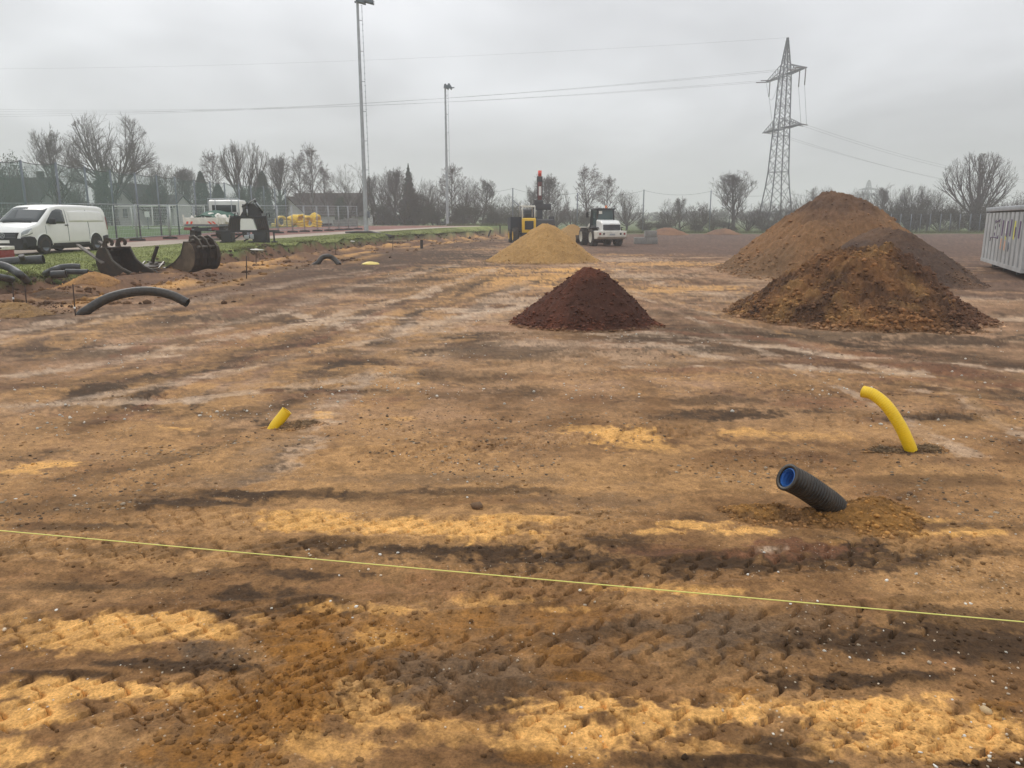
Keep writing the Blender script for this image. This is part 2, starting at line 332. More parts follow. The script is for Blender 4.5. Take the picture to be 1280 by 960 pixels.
STROKES += [([(0, 470), (200, 440), (380, 405), (520, 370), (620, 335)], .5, 'P', .7), ([(0, 520), (260, 470), (460, 425), (640, 390)], .35, 'P', .55), ([(120, 600), (360, 500), (520, 430), (620, 370)], .4, 'D', .6), ([(1280, 400), (1000, 385), (840, 360), (760, 335)], .5, 'P', .6), ([(900, 620), (820, 500), (700, 420)], .35, 'B', .6), ([(0, 400), (180, 380), (330, 355), (470, 335)], .5, 'D', .7), ([(370, 392), (400, 398), (425, 405), (450, 412)], .35, 'P', .8), ([(500, 412), (580, 396), (640, 386), (700, 372)], .5, 'P', .8), ([(380, 440), (520, 428), (700, 424)], .4, 'T', .7), ([(640, 390), (560, 420), (480, 455), (380, 480), (240, 520), (0, 560)], .7, 'T', .6),
 ([(900, 470), (1100, 480), (1290, 500)], .5, 'D', .6), ([(640, 470), (860, 462), (1080, 475), (1290, 482)], .4, 'R', .6), ([(1290, 520), (1100, 540), (900, 560), (700, 600)], .5, 'T', .6), ([(0, 480), (200, 470), (420, 440), (560, 420)], .5, 'D', .6), ([(0, 510), (240, 500), (460, 470)], .3, 'P', .6),
 ([(0, 640), (200, 628), (420, 622), (640, 612)], .22, 'D', .8), ([(0, 690), (240, 690), (420, 690)], .15, 'D', .5), ([(640, 640), (860, 640), (1290, 660)], .2, 'D', .5), ([(0, 745), (180, 735), (330, 715)], .12, 'D', .6), ([(560, 820), (800, 780), (1000, 770), (1290, 730)], .14, 'D', .6), ([(620, 860), (860, 830), (1290, 790)], .12, 'D', .5)]
PATCH_W = [(kd, st*(1.2 if kd in 'DG' else 1), at(cx, cy_), at(cx-rx, cy_), at(cx, cy_-ry), at(cx, min(cy_+ry, 1100))) for kd, cx, cy_, rx, ry, st in PATCH if st > 0]
STROKES_W = [([at(*p) for p in pts], wd, kd, st) for pts, wd, kd, st in STROKES]
def soil_colour(X, Y):
    n1 = fbm(X*0.9, Y*0.9, 5, 11); n2 = fbm(X*3.1, Y*3.1, 5, 23, 0.6); n3 = fbm(X*0.22, Y*0.22, 4, 31); n4 = fbm(X*14, Y*14, 4, 41, 0.65)
    c = C_BROWN[None, :] + (C_TAN-C_BROWN)[None, :]*np.clip(0.52+1.0*n1+0.7*n3+0.35*n2, 0, 1)[:, None]
    k = np.clip((n2*0.9+n1*0.8+n4*0.4-0.38)*2.2, 0, 1)*0.55; c = c*(1-k[:, None]) + C_DARK*k[:, None]*1.3
    k = np.clip((fbm(X*1.7, Y*1.7, 4, 77, 0.6)+n4*0.3-0.4)*2.5, 0, 1)*0.35; c = c*(1-k[:, None]) + C_RED*k[:, None]*1.2
    n6_ = fbm(X*.6, Y*2.2, 5, 179, 0.7); k = .66*sstep(5.0, 9.5, Y+1.5*n1); c = c*(1-k[:, None])+(np.array((.198, .120, .076))*(1+1.0*n1+.8*n2+.5*n6_)[:, None])*k[:, None]
    k = np.clip((fbm(X*.33, Y*.9, 6, 87, 0.70)-0.03)*3.6, 0, 1)*0.68*sstep(3.5, 8, np.hypot(X, Y)); c = c*(1-k[:, None]) + (C_DARK*.6+C_RED*.4)*k[:, None]
    k = np.clip((fbm(X*.4+9, Y*1.1, 6, 97, 0.70)-0.08)*3.4, 0, 1)*0.6*sstep(5, 11, np.hypot(X, Y)); c = c*(1-k[:, None]) + (C_PALE*.6+C_TAN*.4)*k[:, None]
    R = np.hypot(X, Y)
    wx = fbm(X*1.3, Y*1.3, 5, 51, 0.62); wy = fbm(X*1.3, Y*1.3, 5, 61, 0.62); wn = fbm(X*7, Y*7, 5, 71, 0.7); n5 = fbm(X*22, Y*22, 3, 73, 0.65); n6 = fbm(X*.6+.9*wx, Y*2.2, 5, 79, 0.7)
    for kd, st, p, a, b, q in PATCH_W:
        hx = max(abs(a.x-p.x), .01); hy = max((b.y-q.y)/2, .01); yc = (b.y+q.y)/2
        sel = np.nonzero((np.abs(X-p.x) < hx*2.2) & (np.abs(Y-yc) < hy*2.4))[0]
        if len(sel) == 0: continue
        # the patch lies along its sight line, noise breaks its edge
        x = X[sel]; y = Y[sel]; xc = p.x*(y/yc) if kd != 'S' or yc < 20 else p.x
        wob = min(hx, hy)
        u = (x-xc)/hx + 0.55*wx[sel]; v = (y-yc)/hy + 0.55*wy[sel]
        d = np.sqrt(u*u+v*v) + 0.65*wn[sel] + 0.35*wx[sel] + 0.35*n5[sel]*min(1.0, 1.6/max(hx, .3)) + 0.40*n6[sel]
        al = min(1, st*1.25)*sstep(-.05, .50, 1.0-d+.55*n4[sel]+(.62 if kd in 'DG' else .38)*n5[sel])*np.clip(0.95+0.35*wn[sel]+0.35*n5[sel], 0, 1)
        c[sel] = c[sel]*(1-al[:, None]) + KC[kd]*al[:, None]
    for W_, wd, kd, st in STROKES_W:
        for A_, B_ in zip(W_, W_[1:]):
            d_ = Vector((B_.x-A_.x, B_.y-A_.y)); Ln = d_.length; d_ /= Ln
            u = (X-A_.x)*d_.x+(Y-A_.y)*d_.y; v = -(X-A_.x)*d_.y+(Y-A_.y)*d_.x+.35*wd*wx*2
            sel = np.nonzero((u > -.3*wd) & (u < Ln+.3*wd) & (np.abs(v) < wd*1.3))[0]
            if len(sel) == 0: continue
            al = st*(1-sstep(.55, 1.0, np.abs(v[sel])/wd*2+.5*wn[sel]+.4*n5[sel]))*np.clip(.5+1.6*n6[sel]+.5*n4[sel], 0, 1)
            c[sel] = c[sel]*(1-al[:, None])+KC[kd]*al[:, None]
    # far and right: dark stone layer, brown soil in the trench beside the turf
    far = sstep(34, 42, Y+0.12*X+3*wx+2.5*n3)*sstep(3.0, 9.0, X+0.05*Y+2*wx)
    c = c*(1-far[:, None]) + (C_PLAIN*(1+0.18*n1[:, None]))*far[:, None]
    rgt = sstep(16.5, 19, Y+1.2*wx)*sstep(9.5, 12, X+1.5*wx)*(1-far)*(1-sstep(.1,.35,fbm(X*.35, Y*2.4, 4, 91)))*0.85
    c = c*(1-rgt[:, None]) + C_PLAIN*rgt[:, None]
    s = X - xe(Y); tr = sstep(14, 18, Y)*(1-sstep(84, 90, Y))
    band = tr*np.clip(1-sstep(3.4, 5.2, s+1.2*wx), 0, 1)
    k = band*0.75; c = c*(1-k[:, None]) + (C_RED*0.6+C_DARK*0.55)*k[:, None]
    k = tr*(1-sstep(5.5, 10.5, s+2.0*wx+2*n3))*np.clip(.75+1.6*n6, 0, 1)*.75*(1-sstep(60,80,Y)*.3); c = c*(1-k[:, None]) + (C_DARK*.75+C_RED*.35)*k[:, None]
    for s0, wd, amp in ((2.3, 0.5, .9), (4.3, 0.4, .8), (1.35, .16, .5), (5.6, .3, .4)):
        k = tr*amp*np.exp(-((s-s0+0.35*wx)/wd)**2)*np.clip(0.6+1.6*fbm(X*.8, Y*.35, 4, 33), 0, 1); c = c*(1-k[:, None]) + (C_SAND*.75+C_TAN*.25)*k[:, None]
    # strewn yellow line in front of the far edge, and grass / fields beyond the site
    farg = sstep(89, 92, Y+1.0*wx); g = C_GRASS*(1+0.35*n3[:, None]); c = c*(1-farg[:, None]) + g*farg[:, None]
    lf = (1-sstep(-0.1, 0.2, s+.1*wx))*(1-sstep(128, 150, Y)); c = c*(1-lf[:, None]) + (C_GRASS*(1+.3*n1[:, None]))*lf[:, None]
    out_ = sstep(60, 75, np.abs(X)-0.15*Y+ (Y < 0)*0); c = c*(1-out_[:, None]) + g*out_[:, None]
    q_ = (1-.55*sstep(.30, .50, c[:, 0]))[:, None]; c = c*(1+(0.34*n4[:, None]+0.30*n5[:, None])*q_)*(1+.16*n2[:, None])
    return np.clip(c, 0.01, 0.9)
def relief(X, Y):
    R = np.hypot(X, Y)
    site = sstep(-0.2, 0.6, X-xe(Y))*(1-sstep(80, 95, Y))
    near = 1-sstep(5, 14, R); mid = 1-sstep(14, 40, R)
    z = 0.035*fbm(X*.45, Y*.45, 3, 101) + 0.020*fbm(X*1.6, Y*1.6, 3, 102)
    z = z + mid*0.010*fbm(X*6, Y*6, 3, 103, 0.6)
    lumps = fbm(X*16, Y*16, 3, 104, 0.6); rough_zone = sstep(-0.15, 0.35, fbm(X*1.3, Y*1.3, 4, 105, 0.6))
    z = z + near*(0.0022+0.0085*rough_zone)*np.maximum(lumps, -0.2)
    z = z + near*0.0022*fbm(X*48, Y*48, 2, 106)
    for (a, b, wd) in TRACKS:
        A = at(*a, z=0.0); B = at(*b, z=0.0); d = Vector((B.x-A.x, B.y-A.y)); Ln = d.length; d.normalize()
        u = (X-A.x)*d.x + (Y-A.y)*d.y; v = -(X-A.x)*d.y + (Y-A.y)*d.x
        v = v + 0.10*fbm(u*0.35, u*0+3, 3, 7+int(a[1])) ; sel = (np.abs(v) < wd*0.75) & (u > -1) & (u < Ln+1)
        if not sel.any(): continue
        us, vs = u[sel], v[sel]; vv = np.abs(vs)/(wd/2)
        env = 1-sstep(0.85, 1.1, vv)
        warp = 0.03*fbm(us*3, vs*3, 3, 9)
        row = np.floor((vs+5)/(wd/3)); ph = ((us+warp)/0.15 + 0.5*(row % 2) + 0.35*np.cos((vs+5)/(wd/3)*2*PI)*0.5)
        saw = ph-np.floor(ph)                       # each lug: steep front edge, gentle back
        edge = np.exp(-((saw-0.07)/0.055)**2)
        brk = np.clip(0.75+1.3*fbm(us*1.1, vs*2.0, 3, 15), 0, 1)
        fade = np.clip(1.4-R[sel]/14, 0.15, 1)
        z[sel] += 1.15*env*fade*(-0.006 + brk*(0.011*(saw) - 0.022*edge))
        z[sel] += fade*0.008*np.exp(-((vv-1.15)/0.14)**2)
    return z*site + (1-site)*0.0
def build_ground():
    rs = [1.15]
    while rs[-1] < 60:
        r = rs[-1]; rs.append(r + min(max(r*r/1050, 0.009), 0.018*r))
    while rs[-1] < 3600: rs.append(rs[-1]*1.06)
    rs = np.array(rs)
    half = rad(43); nd = 880
    th = list(np.linspace(-half, half, nd))
    side = [half+rad(1.2)*(1+0.25*k)*k*0.6+rad(.3) for k in range(1, 40)]
    side = [a for a in side if a < PI-0.03]
    th = np.array([-a for a in side[::-1]] + th + side)
    nt_, nr = len(th), len(rs)
    T, Rr = np.meshgrid(th, rs)          # rows = r
    X = (np.sin(T)*Rr).ravel(); Y = (np.cos(T)*Rr).ravel()
    Z = macro(X, Y) + relief(X, Y)
    c = soil_colour(X, Y)
    i = np.arange(nr-1)[:, None]*nt_ + np.arange(nt_)[None, :]
    j = np.roll(np.arange(nt_), -1)[None, :] + np.arange(nr-1)[:, None]*nt_
    F = np.stack([i, j, j+nt_, i+nt_], -1).reshape(-1, 4)[:, ::-1]
    V = np.stack([X, Y, Z], 1)
    # close the middle under the camera
    V = np.vstack([V, [[0, 0, 0]]]); c = np.vstack([c, [C_BROWN]])
    cen = len(V)-1; ii = np.arange(nt_); F = np.vstack([F, np.stack([np.full(nt_, cen), np.roll(ii, -1), ii, ii], 1)])
    F4 = F[:-nt_]; F3 = F[-nt_:, :3]
    me = bpy.data.meshes.new('ground')
    me.vertices.add(len(V)); me.vertices.foreach_set('co', V.astype(np.float32).ravel())
    lv = np.concatenate([F4.ravel(), F3.ravel()]).astype(np.int32); me.loops.add(len(lv)); me.loops.foreach_set('vertex_index', lv)
    ls = np.concatenate([np.arange(0, F4.size, 4), F4.size+np.arange(0, F3.size, 3)]).astype(np.int32); lt = np.concatenate([np.full(len(F4), 4), np.full(len(F3), 3)]).astype(np.int32)
    me.polygons.add(len(ls)); me.polygons.foreach_set('loop_start', ls); me.polygons.foreach_set('loop_total', lt)
    me.polygons.foreach_set('use_smooth', np.ones(len(ls), bool)); me.update(calc_edges=True)
    a = me.color_attributes.new('soil', 'FLOAT_COLOR', 'POINT'); cc = np.ones((len(V), 4), np.float32); cc[:, :3] = c; a.data.foreach_set('color', cc.ravel())
    o = link_mesh('ground', me, soil_mat('churned_earth', 90, 0.45, 0.007, 0.42, 0.9)); tag(o, kind='structure')
    return o
build_ground()
# ================================================================ materials of the objects
M = {}
M['white_paint'] = mat('white_paint', (0.80, 0.80, 0.77), 0.30, 0, 0.06, 3, coat=0.3)
M['white_dirty'] = mat('white_dirty', (0.74, 0.71, 0.63), 0.5, 0, 0.25, 4)
M['glass'] = mat('dark_glass', (0.025, 0.035, 0.038), 0.08, 0, spec=0.6)
M['black_plastic'] = mat('black_plastic', (0.022, 0.024, 0.027), 0.5, 0, 0.3, 9)
M['rubber'] = mat('rubber', (0.02, 0.02, 0.02), 0.85, 0, col2=(0.06, 0.048, 0.036), scale=5)
M['rubber_foot'] = mat('rubber_foot', (0.035, 0.032, 0.032), 0.9, 0, 0.3, 9)
M['steel_dark'] = mat('dark_worn_steel', (0.022, 0.018, 0.015), 0.6, 0.2, col2=(0.060, 0.036, 0.021), scale=3.5, bump=0.3)
M['steel_in'] = mat('earthy_steel', (0.075, 0.055, 0.036), 0.6, 0.2, col2=(0.17, 0.12, 0.075), scale=3, bump=0.3)
M['steel_edge'] = mat('polished_edge', (0.16, 0.145, 0.12), 0.4, 0.6, 0.4, 9)
M['galv'] = mat('galvanised_steel', (0.42, 0.44, 0.46), 0.45, 0.4, 0.25, 2.5)
M['galv_dark'] = mat('weathered_galvanised', (0.20, 0.22, 0.25), 0.55, 0.3, 0.3, 2.0)
M['lattice'] = mat('pylon_lattice', (0.035, 0.042, 0.058), 0.6, 0.3, 0.3, 0.5)
M['wire'] = mat('wire_metal', (0.09, 0.095, 0.10), 0.6, 0.2)
M['yellow'] = mat('yellow_plastic', (0.86, 0.56, 0.012), 0.40, 0, 0.12, 9, spec=0.45)
M['yellow_pale'] = mat('pale_yellow_plastic', (0.80, 0.62, 0.16), 0.5, 0, 0.2, 6)
M['yellow_m'] = mat('machine_yellow', (0.82, 0.50, 0.03), 0.4, 0, 0.15, 3)
M['blue'] = mat('blue_plastic', (0.045, 0.17, 0.50), 0.4)
M['pipe_black'] = mat('black_pipe_plastic', (0.017, 0.016, 0.015), 0.42, 0, col2=(0.05, 0.04, 0.03), scale=12)
M['pipe_grey'] = mat('grey_pipe_plastic', (0.026, 0.031, 0.034), 0.5, 0, col2=(0.055, 0.055, 0.05), scale=6)
M['red'] = mat('red_paint', (0.28, 0.035, 0.03), 0.5, 0, 0.3, 5)
M['orange_red'] = mat('signal_red', (0.75, 0.07, 0.035), 0.4, 0, 0.1, 5)
M['beacon'] = mat('orange_beacon', (0.75, 0.22, 0.08), 0.3)
M['concrete'] = mat('concrete', (0.28, 0.27, 0.25), 0.9, 0, 0.3, 3, bump=0.3)
M['crate_grey'] = mat('grey_crate', (0.22, 0.24, 0.22), 0.8, 0, 0.3, 3)
M['bark'] = mat('bark', (0.085, 0.075, 0.062), 0.95, 0, col2=(0.05, 0.047, 0.04), scale=2)
M['twig'] = mat('twigs', (0.095, 0.072, 0.062), 0.95, 0, col2=(0.065, 0.052, 0.045), scale=0.7)
M['twig_birch'] = mat('reddish_twigs', (0.12, 0.082, 0.075), 0.95, 0, col2=(0.08, 0.058, 0.054), scale=0.7)
M['bark_pale'] = mat('pale_bark', (0.24, 0.23, 0.21), 0.9, 0, col2=(0.07, 0.065, 0.06), scale=4)
M['ivy'] = mat('ivy_leaves', (0.026, 0.045, 0.022), 0.75, 0, col2=(0.05, 0.07, 0.03), scale=1.2)
M['conifer'] = mat('conifer_needles', (0.022, 0.042, 0.026), 0.8, 0, col2=(0.045, 0.068, 0.038), scale=1.5)
M['shrub'] = mat('winter_scrub', (0.075, 0.060, 0.042), 0.95, 0, col2=(0.050, 0.058, 0.032), scale=0.6)
M['roof'] = mat('dark_roof_tiles', (0.055, 0.050, 0.050), 0.8, 0, 0.3, 2)
M['roof_brown'] = mat('brown_roof_tiles', (0.085, 0.070, 0.060), 0.85, 0, 0.3, 1.2)
M['plaster'] = mat('white_plaster', (0.74, 0.73, 0.70), 0.9, 0, 0.12, 1)
M['green_net'] = mat('green_net', (0.035, 0.115, 0.080), 0.8, 0, 0.35, 6, bump=0.5, bscale=20)
M['line'] = mat('fluorescent_line', (0.78, 0.76, 0.20), 0.5)
M['rust'] = mat('rusty_iron', (0.07, 0.045, 0.035), 0.9, 0.2, 0.3, 30)
def clods_mesh(P, R, seed, flat=0.75, colr=None):
    """many irregular lumps at points P (n,3) with radii R as one mesh"""
    rng = np.random.default_rng(seed)
    bm = bmesh.new(); bmesh.ops.create_icosphere(bm, subdivisions=1, radius=1.0); bm.verts.ensure_lookup_table()
    B = np.array([v.co[:] for v in bm.verts]); Fb = np.array([[v.index for v in f.verts] for f in bm.faces]); bm.free()
    tm = []
    for k in range(10): tm.append(B*(1+rng.uniform(-.28, .28, (len(B), 1)))*np.array([rng.uniform(.8, 1.4), rng.uniform(.7, 1.1), rng.uniform(.5, .9)*flat/0.75]))
    tm = np.array(tm); n = len(P)
    a = rng.uniform(0, 2*PI, n); pick = rng.integers(0, 10, n); T = tm[pick]*R[:, None, None]
    x = T[..., 0]*np.cos(a)[:, None]-T[..., 1]*np.sin(a)[:, None]; y = T[..., 0]*np.sin(a)[:, None]+T[..., 1]*np.cos(a)[:, None]
    V = np.stack([x, y, T[..., 2]], -1)+P[:, None, :]
    F = (Fb[None]+(np.arange(n)*len(B))[:, None, None]).reshape(-1, 3)
    c = None
    if colr is not None: c = np.repeat(colr, len(B), 0)
    return np_mesh('clods', V.reshape(-1, 3), F, False, c)
SOIL_FINE = soil_mat('heaped_soil', 60, 0.9, 0.02, 0.38, 0.35)
SOIL_STONE = soil_mat('stone_grain', 150, 0.3, 0.004, 0.15, 0)
# ---------------------------------------------------------------- heaps of soil
def heap(name, label, cat, peaks, res, colf, noise=(0.05, 0.02, 0.01), seed=1, clods=0, csize=(.02, .05), group=None, r0=0.25):
    """peaks: x, y, height, slope left, right, front, back"""
    hm_ = max(p[2] for p in peaks); ex = .25+.35*hm_
    x0 = min(p[0]-p[2]/p[3] for p in peaks)-ex; x1 = max(p[0]+p[2]/p[4] for p in peaks)+ex
    y0 = min(p[1]-p[2]/p[5] for p in peaks)-ex; y1 = max(p[1]+p[2]/p[6] for p in peaks)+ex
    cx, cyy = (x0+x1)/2, (y0+y1)/2; base = gz(cx, cyy)
    xs = np.arange(x0, x1, res); ys = np.arange(y0, y1, res*1.15); X, Y = np.meshgrid(xs, ys); sh = X.shape; X = X.ravel(); Y = Y.ravel()
    def hf(X, Y):
        wx_ = 0.5*fbm(X*1.1, Y*1.1, 4, seed+5); k = 0
        acc = np.full(X.shape, -9.0)
        for p in peaks:
            r0_ = r0*p[2]
            dx = X-p[0]; dy = Y-p[1]; sx = np.where(dx < 0, p[3], p[4]); sy = np.where(dy < 0, p[5], p[6])
            d = np.sqrt((dx*sx)**2+(dy*sy)**2 + r0_*r0_)-r0_
            z = p[2] - d
            kk = 0.10*max(p[2], .3); m = np.maximum(acc, z); acc = m + kk*np.log(np.exp(np.clip((acc-m)/kk, -30, 0))+np.exp(np.clip((z-m)/kk, -30, 0)))
        acc = acc - 0.10*max(peaks[0][2], .3)*math.log(len(peaks))*.7
        A = peaks[0]; an = np.arctan2(Y-A[1], X-A[0])
        z = acc + noise[0]*fbm(X*1.3, Y*1.3, 4, seed)*1.6 + noise[1]*fbm(X*5, Y*5, 4, seed+1, .6)*1.6 + noise[2]*fbm(X*19, Y*19, 3, seed+2, .65)*1.6
        z = z + noise[1]*0.8*fbm(an*9+X*0, X*0+np.hypot(X-A[0], Y-A[1])*0.5, 3, seed+3)*np.clip(acc/ max(peaks[0][2], .1), 0, 1)
        # the foot of a heap runs out gently
        f = 0.06*A[2]; z = np.where(z < f, f*np.exp((np.clip(z, -9, f)-f)/max(f*1.6, .01)) - 0.16*sstep(.8, 3.5, (f-z)/f), z)
        return z
    Z = hf(X, Y); c = colf(X, Y, Z); g0 = macro(X, Y)
    h0 = max(p[2] for p in peaks); k = (1-sstep(0.0, (.30 if h0 < .2 else .05)*h0, Z+.25*(h0 if h0 < .2 else .1)*fbm(X*6, Y*6, 3, seed+9)))*.9; sl_ = np.nonzero((k > 0) & (Z > -.14))[0]; kk_ = k[sl_, None]; c[sl_] = c[sl_]*(1-kk_)+soil_colour(X[sl_], Y[sl_])*kk_
    rl = relief(X, Y) if h0 < 1.0 else 0.0; g0 = g0+rl; V = np.stack([X-cx, Y-cyy, Z+g0-base], 1); ny, nx = sh
    i = (np.arange(ny-1)[:, None]*nx+np.arange(nx-1)[None]).ravel(); F = np.stack([i, i+1, i+nx+1, i+nx], 1)
    keep = (Z[F] > -0.13).all(1); F = F[keep]
    if h0 < .5:
        lab_ = np.arange(len(V)); 
        for _ in range(400):
            mn = lab_[F].min(1); new = lab_.copy(); np.minimum.at(new, F.ravel(), np.repeat(mn, 4)); new = new[new]
            if (new == lab_).all(): break
            lab_ = new
        fl = lab_[F[:, 0]]; u_, cn_ = np.unique(fl, return_counts=True); F = F[fl == u_[cn_.argmax()]]
    used = np.unique(F); mp_ = np.zeros(len(V), int); mp_[used] = np.arange(len(used))
    me = np_mesh(name, V[used], mp_[F], True, np.clip(c[used], .01, .9))
    if clods:
        e = empty(name, (cx, cyy, base), 0, label, cat, group); link_mesh('heaped_soil', me, SOIL_FINE, e)
        rng = np.random.default_rng(seed+50); w_ = np.nonzero((Z > -0.04))[0]
        wt = np.where(Z[w_] < 0.25*peaks[0][2], 3.0, 1.0)*np.where(Y[w_] < peaks[0][1]+.3, 1.0, 0.1); wt /= wt.sum()
        s_ = rng.choice(w_, clods, p=wt); R = csize[0]+(csize[1]-csize[0])*rng.random(clods)**3
        P = np.stack([X[s_]-cx+rng.uniform(-res, res, clods), Y[s_]-cyy+rng.uniform(-res, res, clods), Z[s_]+g0[s_]-base+R*0.2], 1)
        o = link_mesh('loose_clods', clods_mesh(P, R, seed, colr=np.clip(c[s_]*rng.uniform(.9, 1.9, (clods, 1)), .01, .8)), SOIL_STONE, e); tag(o, kind='stuff')
        return e
    o = link_mesh(name, me, SOIL_FINE, None, (cx, cyy, base)); return tag(o, label, cat, group)
def mixcol(a, b, t): return a[None]*(1-t[:, None])+b[None]*t[:, None]
def colmix(a, b, seed, f=1.2, bias=0.0, gain=2.0, gr=.25):
    def fn(X, Y, Z):
        t = np.clip(0.5+bias+gain*fbm(X*f, Y*f, 5, seed, .62)*0.8, 0, 1); c = mixcol(a, b, t)
        return c*(1+gr*fbm(X*21, Y*21, 3, seed+4, .7)[:, None])
    return fn
def peak(px, py, d, sl, sr, sf, sb):
    p = pt(px, py, d); return (p.x, p.y, p.z-gz(p.x, p.y), sl, sr, sf, sb)
REDS = np.array((0.105, 0.036, 0.020)); REDD = np.array((0.060, 0.024, 0.015)); SANDP = np.array((0.40, 0.235, 0.085)); SAND2 = np.array((0.31, 0.18, 0.065))
heap('soil_heap', 'small dark red brown heap of soil in the middle of the site', 'soil heap', [peak(732, 333, 13.15, .84, .98, .9, .9), peak(748, 338, 13.1, .82, .95, .9, .9), peak(695, 385, 12.7, .45, .6, .5, .5), peak(785, 385, 12.7, .5, .5, .5, .5)], 0.018, colmix(REDS, REDD, 3, 1.6), (.06, .022, .012), 3, 2200, (.005, .035), r0=.16)
heap('sand_heap', 'large yellow sand heap in front of the yellow dumper', 'sand heap', [peak(683, 277, 32.6, .70, .83, .75, .75), peak(692, 284, 32.4, .7, .83, .75, .75)], 0.055, colmix(SANDP, SAND2, 5, .9, gr=.15), (.05, .03, .018), 5, 500, (.01, .04), r0=.12)
def front_col(X, Y, Z):
    t = np.clip(.5+2.0*fbm(X*1.4, Y*1.4, 5, 8, .65), 0, 1); c = mixcol(np.array((.175, .084, .034)), np.array((.075, .038, .020)), t)
    k = np.clip(3.0*(fbm(X*2.2+4, Y*2.2, 5, 18, .65)-.12), 0, 1)*.6; c = c*(1-k[:, None])+np.array((.27, .15, .055))*k[:, None]
    k = sstep(7.0, 7.7, X+.5*fbm(X, Y, 3, 4))*.75; c = c*(1-k[:, None])+np.array((.095, .048, .030))*k[:, None]
    return c*(1+.35*fbm(X*21, Y*21, 3, 12, .7)[:, None])
heap('soil_heap', 'nearest big brown soil heap with a lumpy foot on the right', 'soil heap', [peak(1058, 304, 14.7, .75, .9, .56, .7), peak(1098, 304, 14.8, .8, .95, .56, .7), peak(1005, 338, 14.1, .85, .9, .62, .7), peak(1136, 336, 13.9, .8, .98, .62, .7)], 0.026, front_col, (.11, .075, .048), 9, 4800, (.009, .05), r0=.30)
def back_col(X, Y, Z):
    t = np.clip(.5+1.8*fbm(X*.9, Y*.9, 5, 28, .62), 0, 1); c = mixcol(np.array((.150, .082, .046)), np.array((.090, .052, .034)), t)
    k = (1-sstep(1.2, 2.3, Z+.5*fbm(X*.8, Y*.8, 4, 2)))*.8; c = c*(1-k[:, None])+np.array((.25, .132, .058))*k[:, None]
    k = sstep(11.4, 12.2, X+.6*fbm(X, Y, 3, 4))*.5; c = c*(1-k[:, None])+np.array((.23, .125, .060))*k[:, None]
    k = 1-sstep(7.2, 8.4, X+.6*fbm(X, Y, 3, 6)); k = k*.6; c = c*(1-k[:, None])+np.array((.12, .078, .045))*k[:, None]
    return c*(1+.3*fbm(X*16, Y*16, 3, 12, .7)[:, None])
heap('soil_heap', 'highest brown soil heap behind the others on the right', 'soil heap', [peak(1043, 232, 26.5, .80, .76, .74, .8), peak(1058, 243, 26, .8, .76, .74, .8), peak(1022, 268, 23.6, .85, .85, .8, .8)], 0.05, back_col, (.12, .07, .035), 13, 2000, (.015, .06), r0=.12)
heap('soil_heap', 'darkest of the big soil heaps, low to the right of the tallest', 'soil heap', [peak(1104, 279, 21.8, .75, .8, .75, .8), peak(1135, 291, 21.4, .75, .8, .75, .8), peak(1165, 315, 21.0, .75, .85, .75, .8)], 0.042, colmix(np.array((.078, .048, .034)), np.array((.13, .075, .045)), 44, 1.1, -.15), (.06, .035, .02), 17, 900, (.012, .05), r0=.2)
heap('sand_heap', 'small pale sand heap between the large sand heap and the loader', 'sand heap', [peak(715, 281, 60, .62, .70, .7, .7)], 0.12, colmix(SANDP*.9, SAND2, 6, .8, gr=.12), (.05, .03, .015), 21, r0=.2)
heap('sand_heap', 'reddish far heap beyond the concrete blocks', 'sand heap', [peak(833, 284, 84, .50, .52, .6, .6), peak(838, 284.5, 84, .5, .52, .6, .6)], 0.15, colmix(np.array((.23, .12, .065)), np.array((.17, .09, .055)), 7, .8, gr=.12), (.05, .03, .015), 25, r0=.4)
heap('sand_heap', 'low reddish heap at the far edge left of the pylon', 'sand heap', [peak(906, 285.5, 86, .42, .45, .6, .6), peak(898, 287, 86, .42, .45, .6, .6)], 0.15, colmix(np.array((.24, .13, .07)), np.array((.17, .095, .058)), 9, .8, gr=.12), (.05, .03, .015), 27, r0=.4)
OCH1 = np.array((.27, .135, .038)); OCH2 = np.array((.135, .066, .022))
def mpeak(px, py, h, sl=.5, sr=.5, sf=.42, sb=.6):
    p = at(px, py); return (p.x, p.y, h, sl, sr, sf, sb)
heap('spoil_mound', 'ochre spoil thrown up around the black corrugated pipe', 'soil mound', [mpeak(1088, 640, .125, .36, .5, .34, .7), mpeak(1106, 638, .11, .4, .5, .34, .6), mpeak(1062, 643, .085, .3, .3, .28), mpeak(1012, 643, .080, .3, .3, .28), mpeak(965, 640, .095, .4, .4, .30), mpeak(928, 639, .08, .4, .4, .30)], 0.0085, colmix(OCH1, OCH2, 55, 3.5), (.022, .016, .009), 31, 900, (.004, .016), r0=.2)
heap('spoil_mound', 'dark stony spoil around the foot of the tall yellow pipe', 'soil mound', [mpeak(1139, 562, .028, .2, .2, .3, .3), mpeak(1160, 561, .05, .3, .3), mpeak(1115, 563, .035, .25, .3), mpeak(1185, 565, .02, .15, .15), mpeak(1085, 566, .02, .15, .15)], 0.012, colmix(np.array((.15, .10, .055)), np.array((.075, .052, .032)), 57, 4), (.012, .010, .007), 33, 700, (.004, .014), r0=.3)
heap('spoil_mound', 'low gravelly spoil beside the short yellow pipe stub', 'soil mound', [mpeak(383, 528, .045, .2, .2), mpeak(362, 532, .025, .15, .2)], 0.014, colmix(np.array((.24, .15, .075)), np.array((.12, .075, .040)), 58, 4), (.012, .010, .006), 35, 600, (.004, .014), r0=.3)
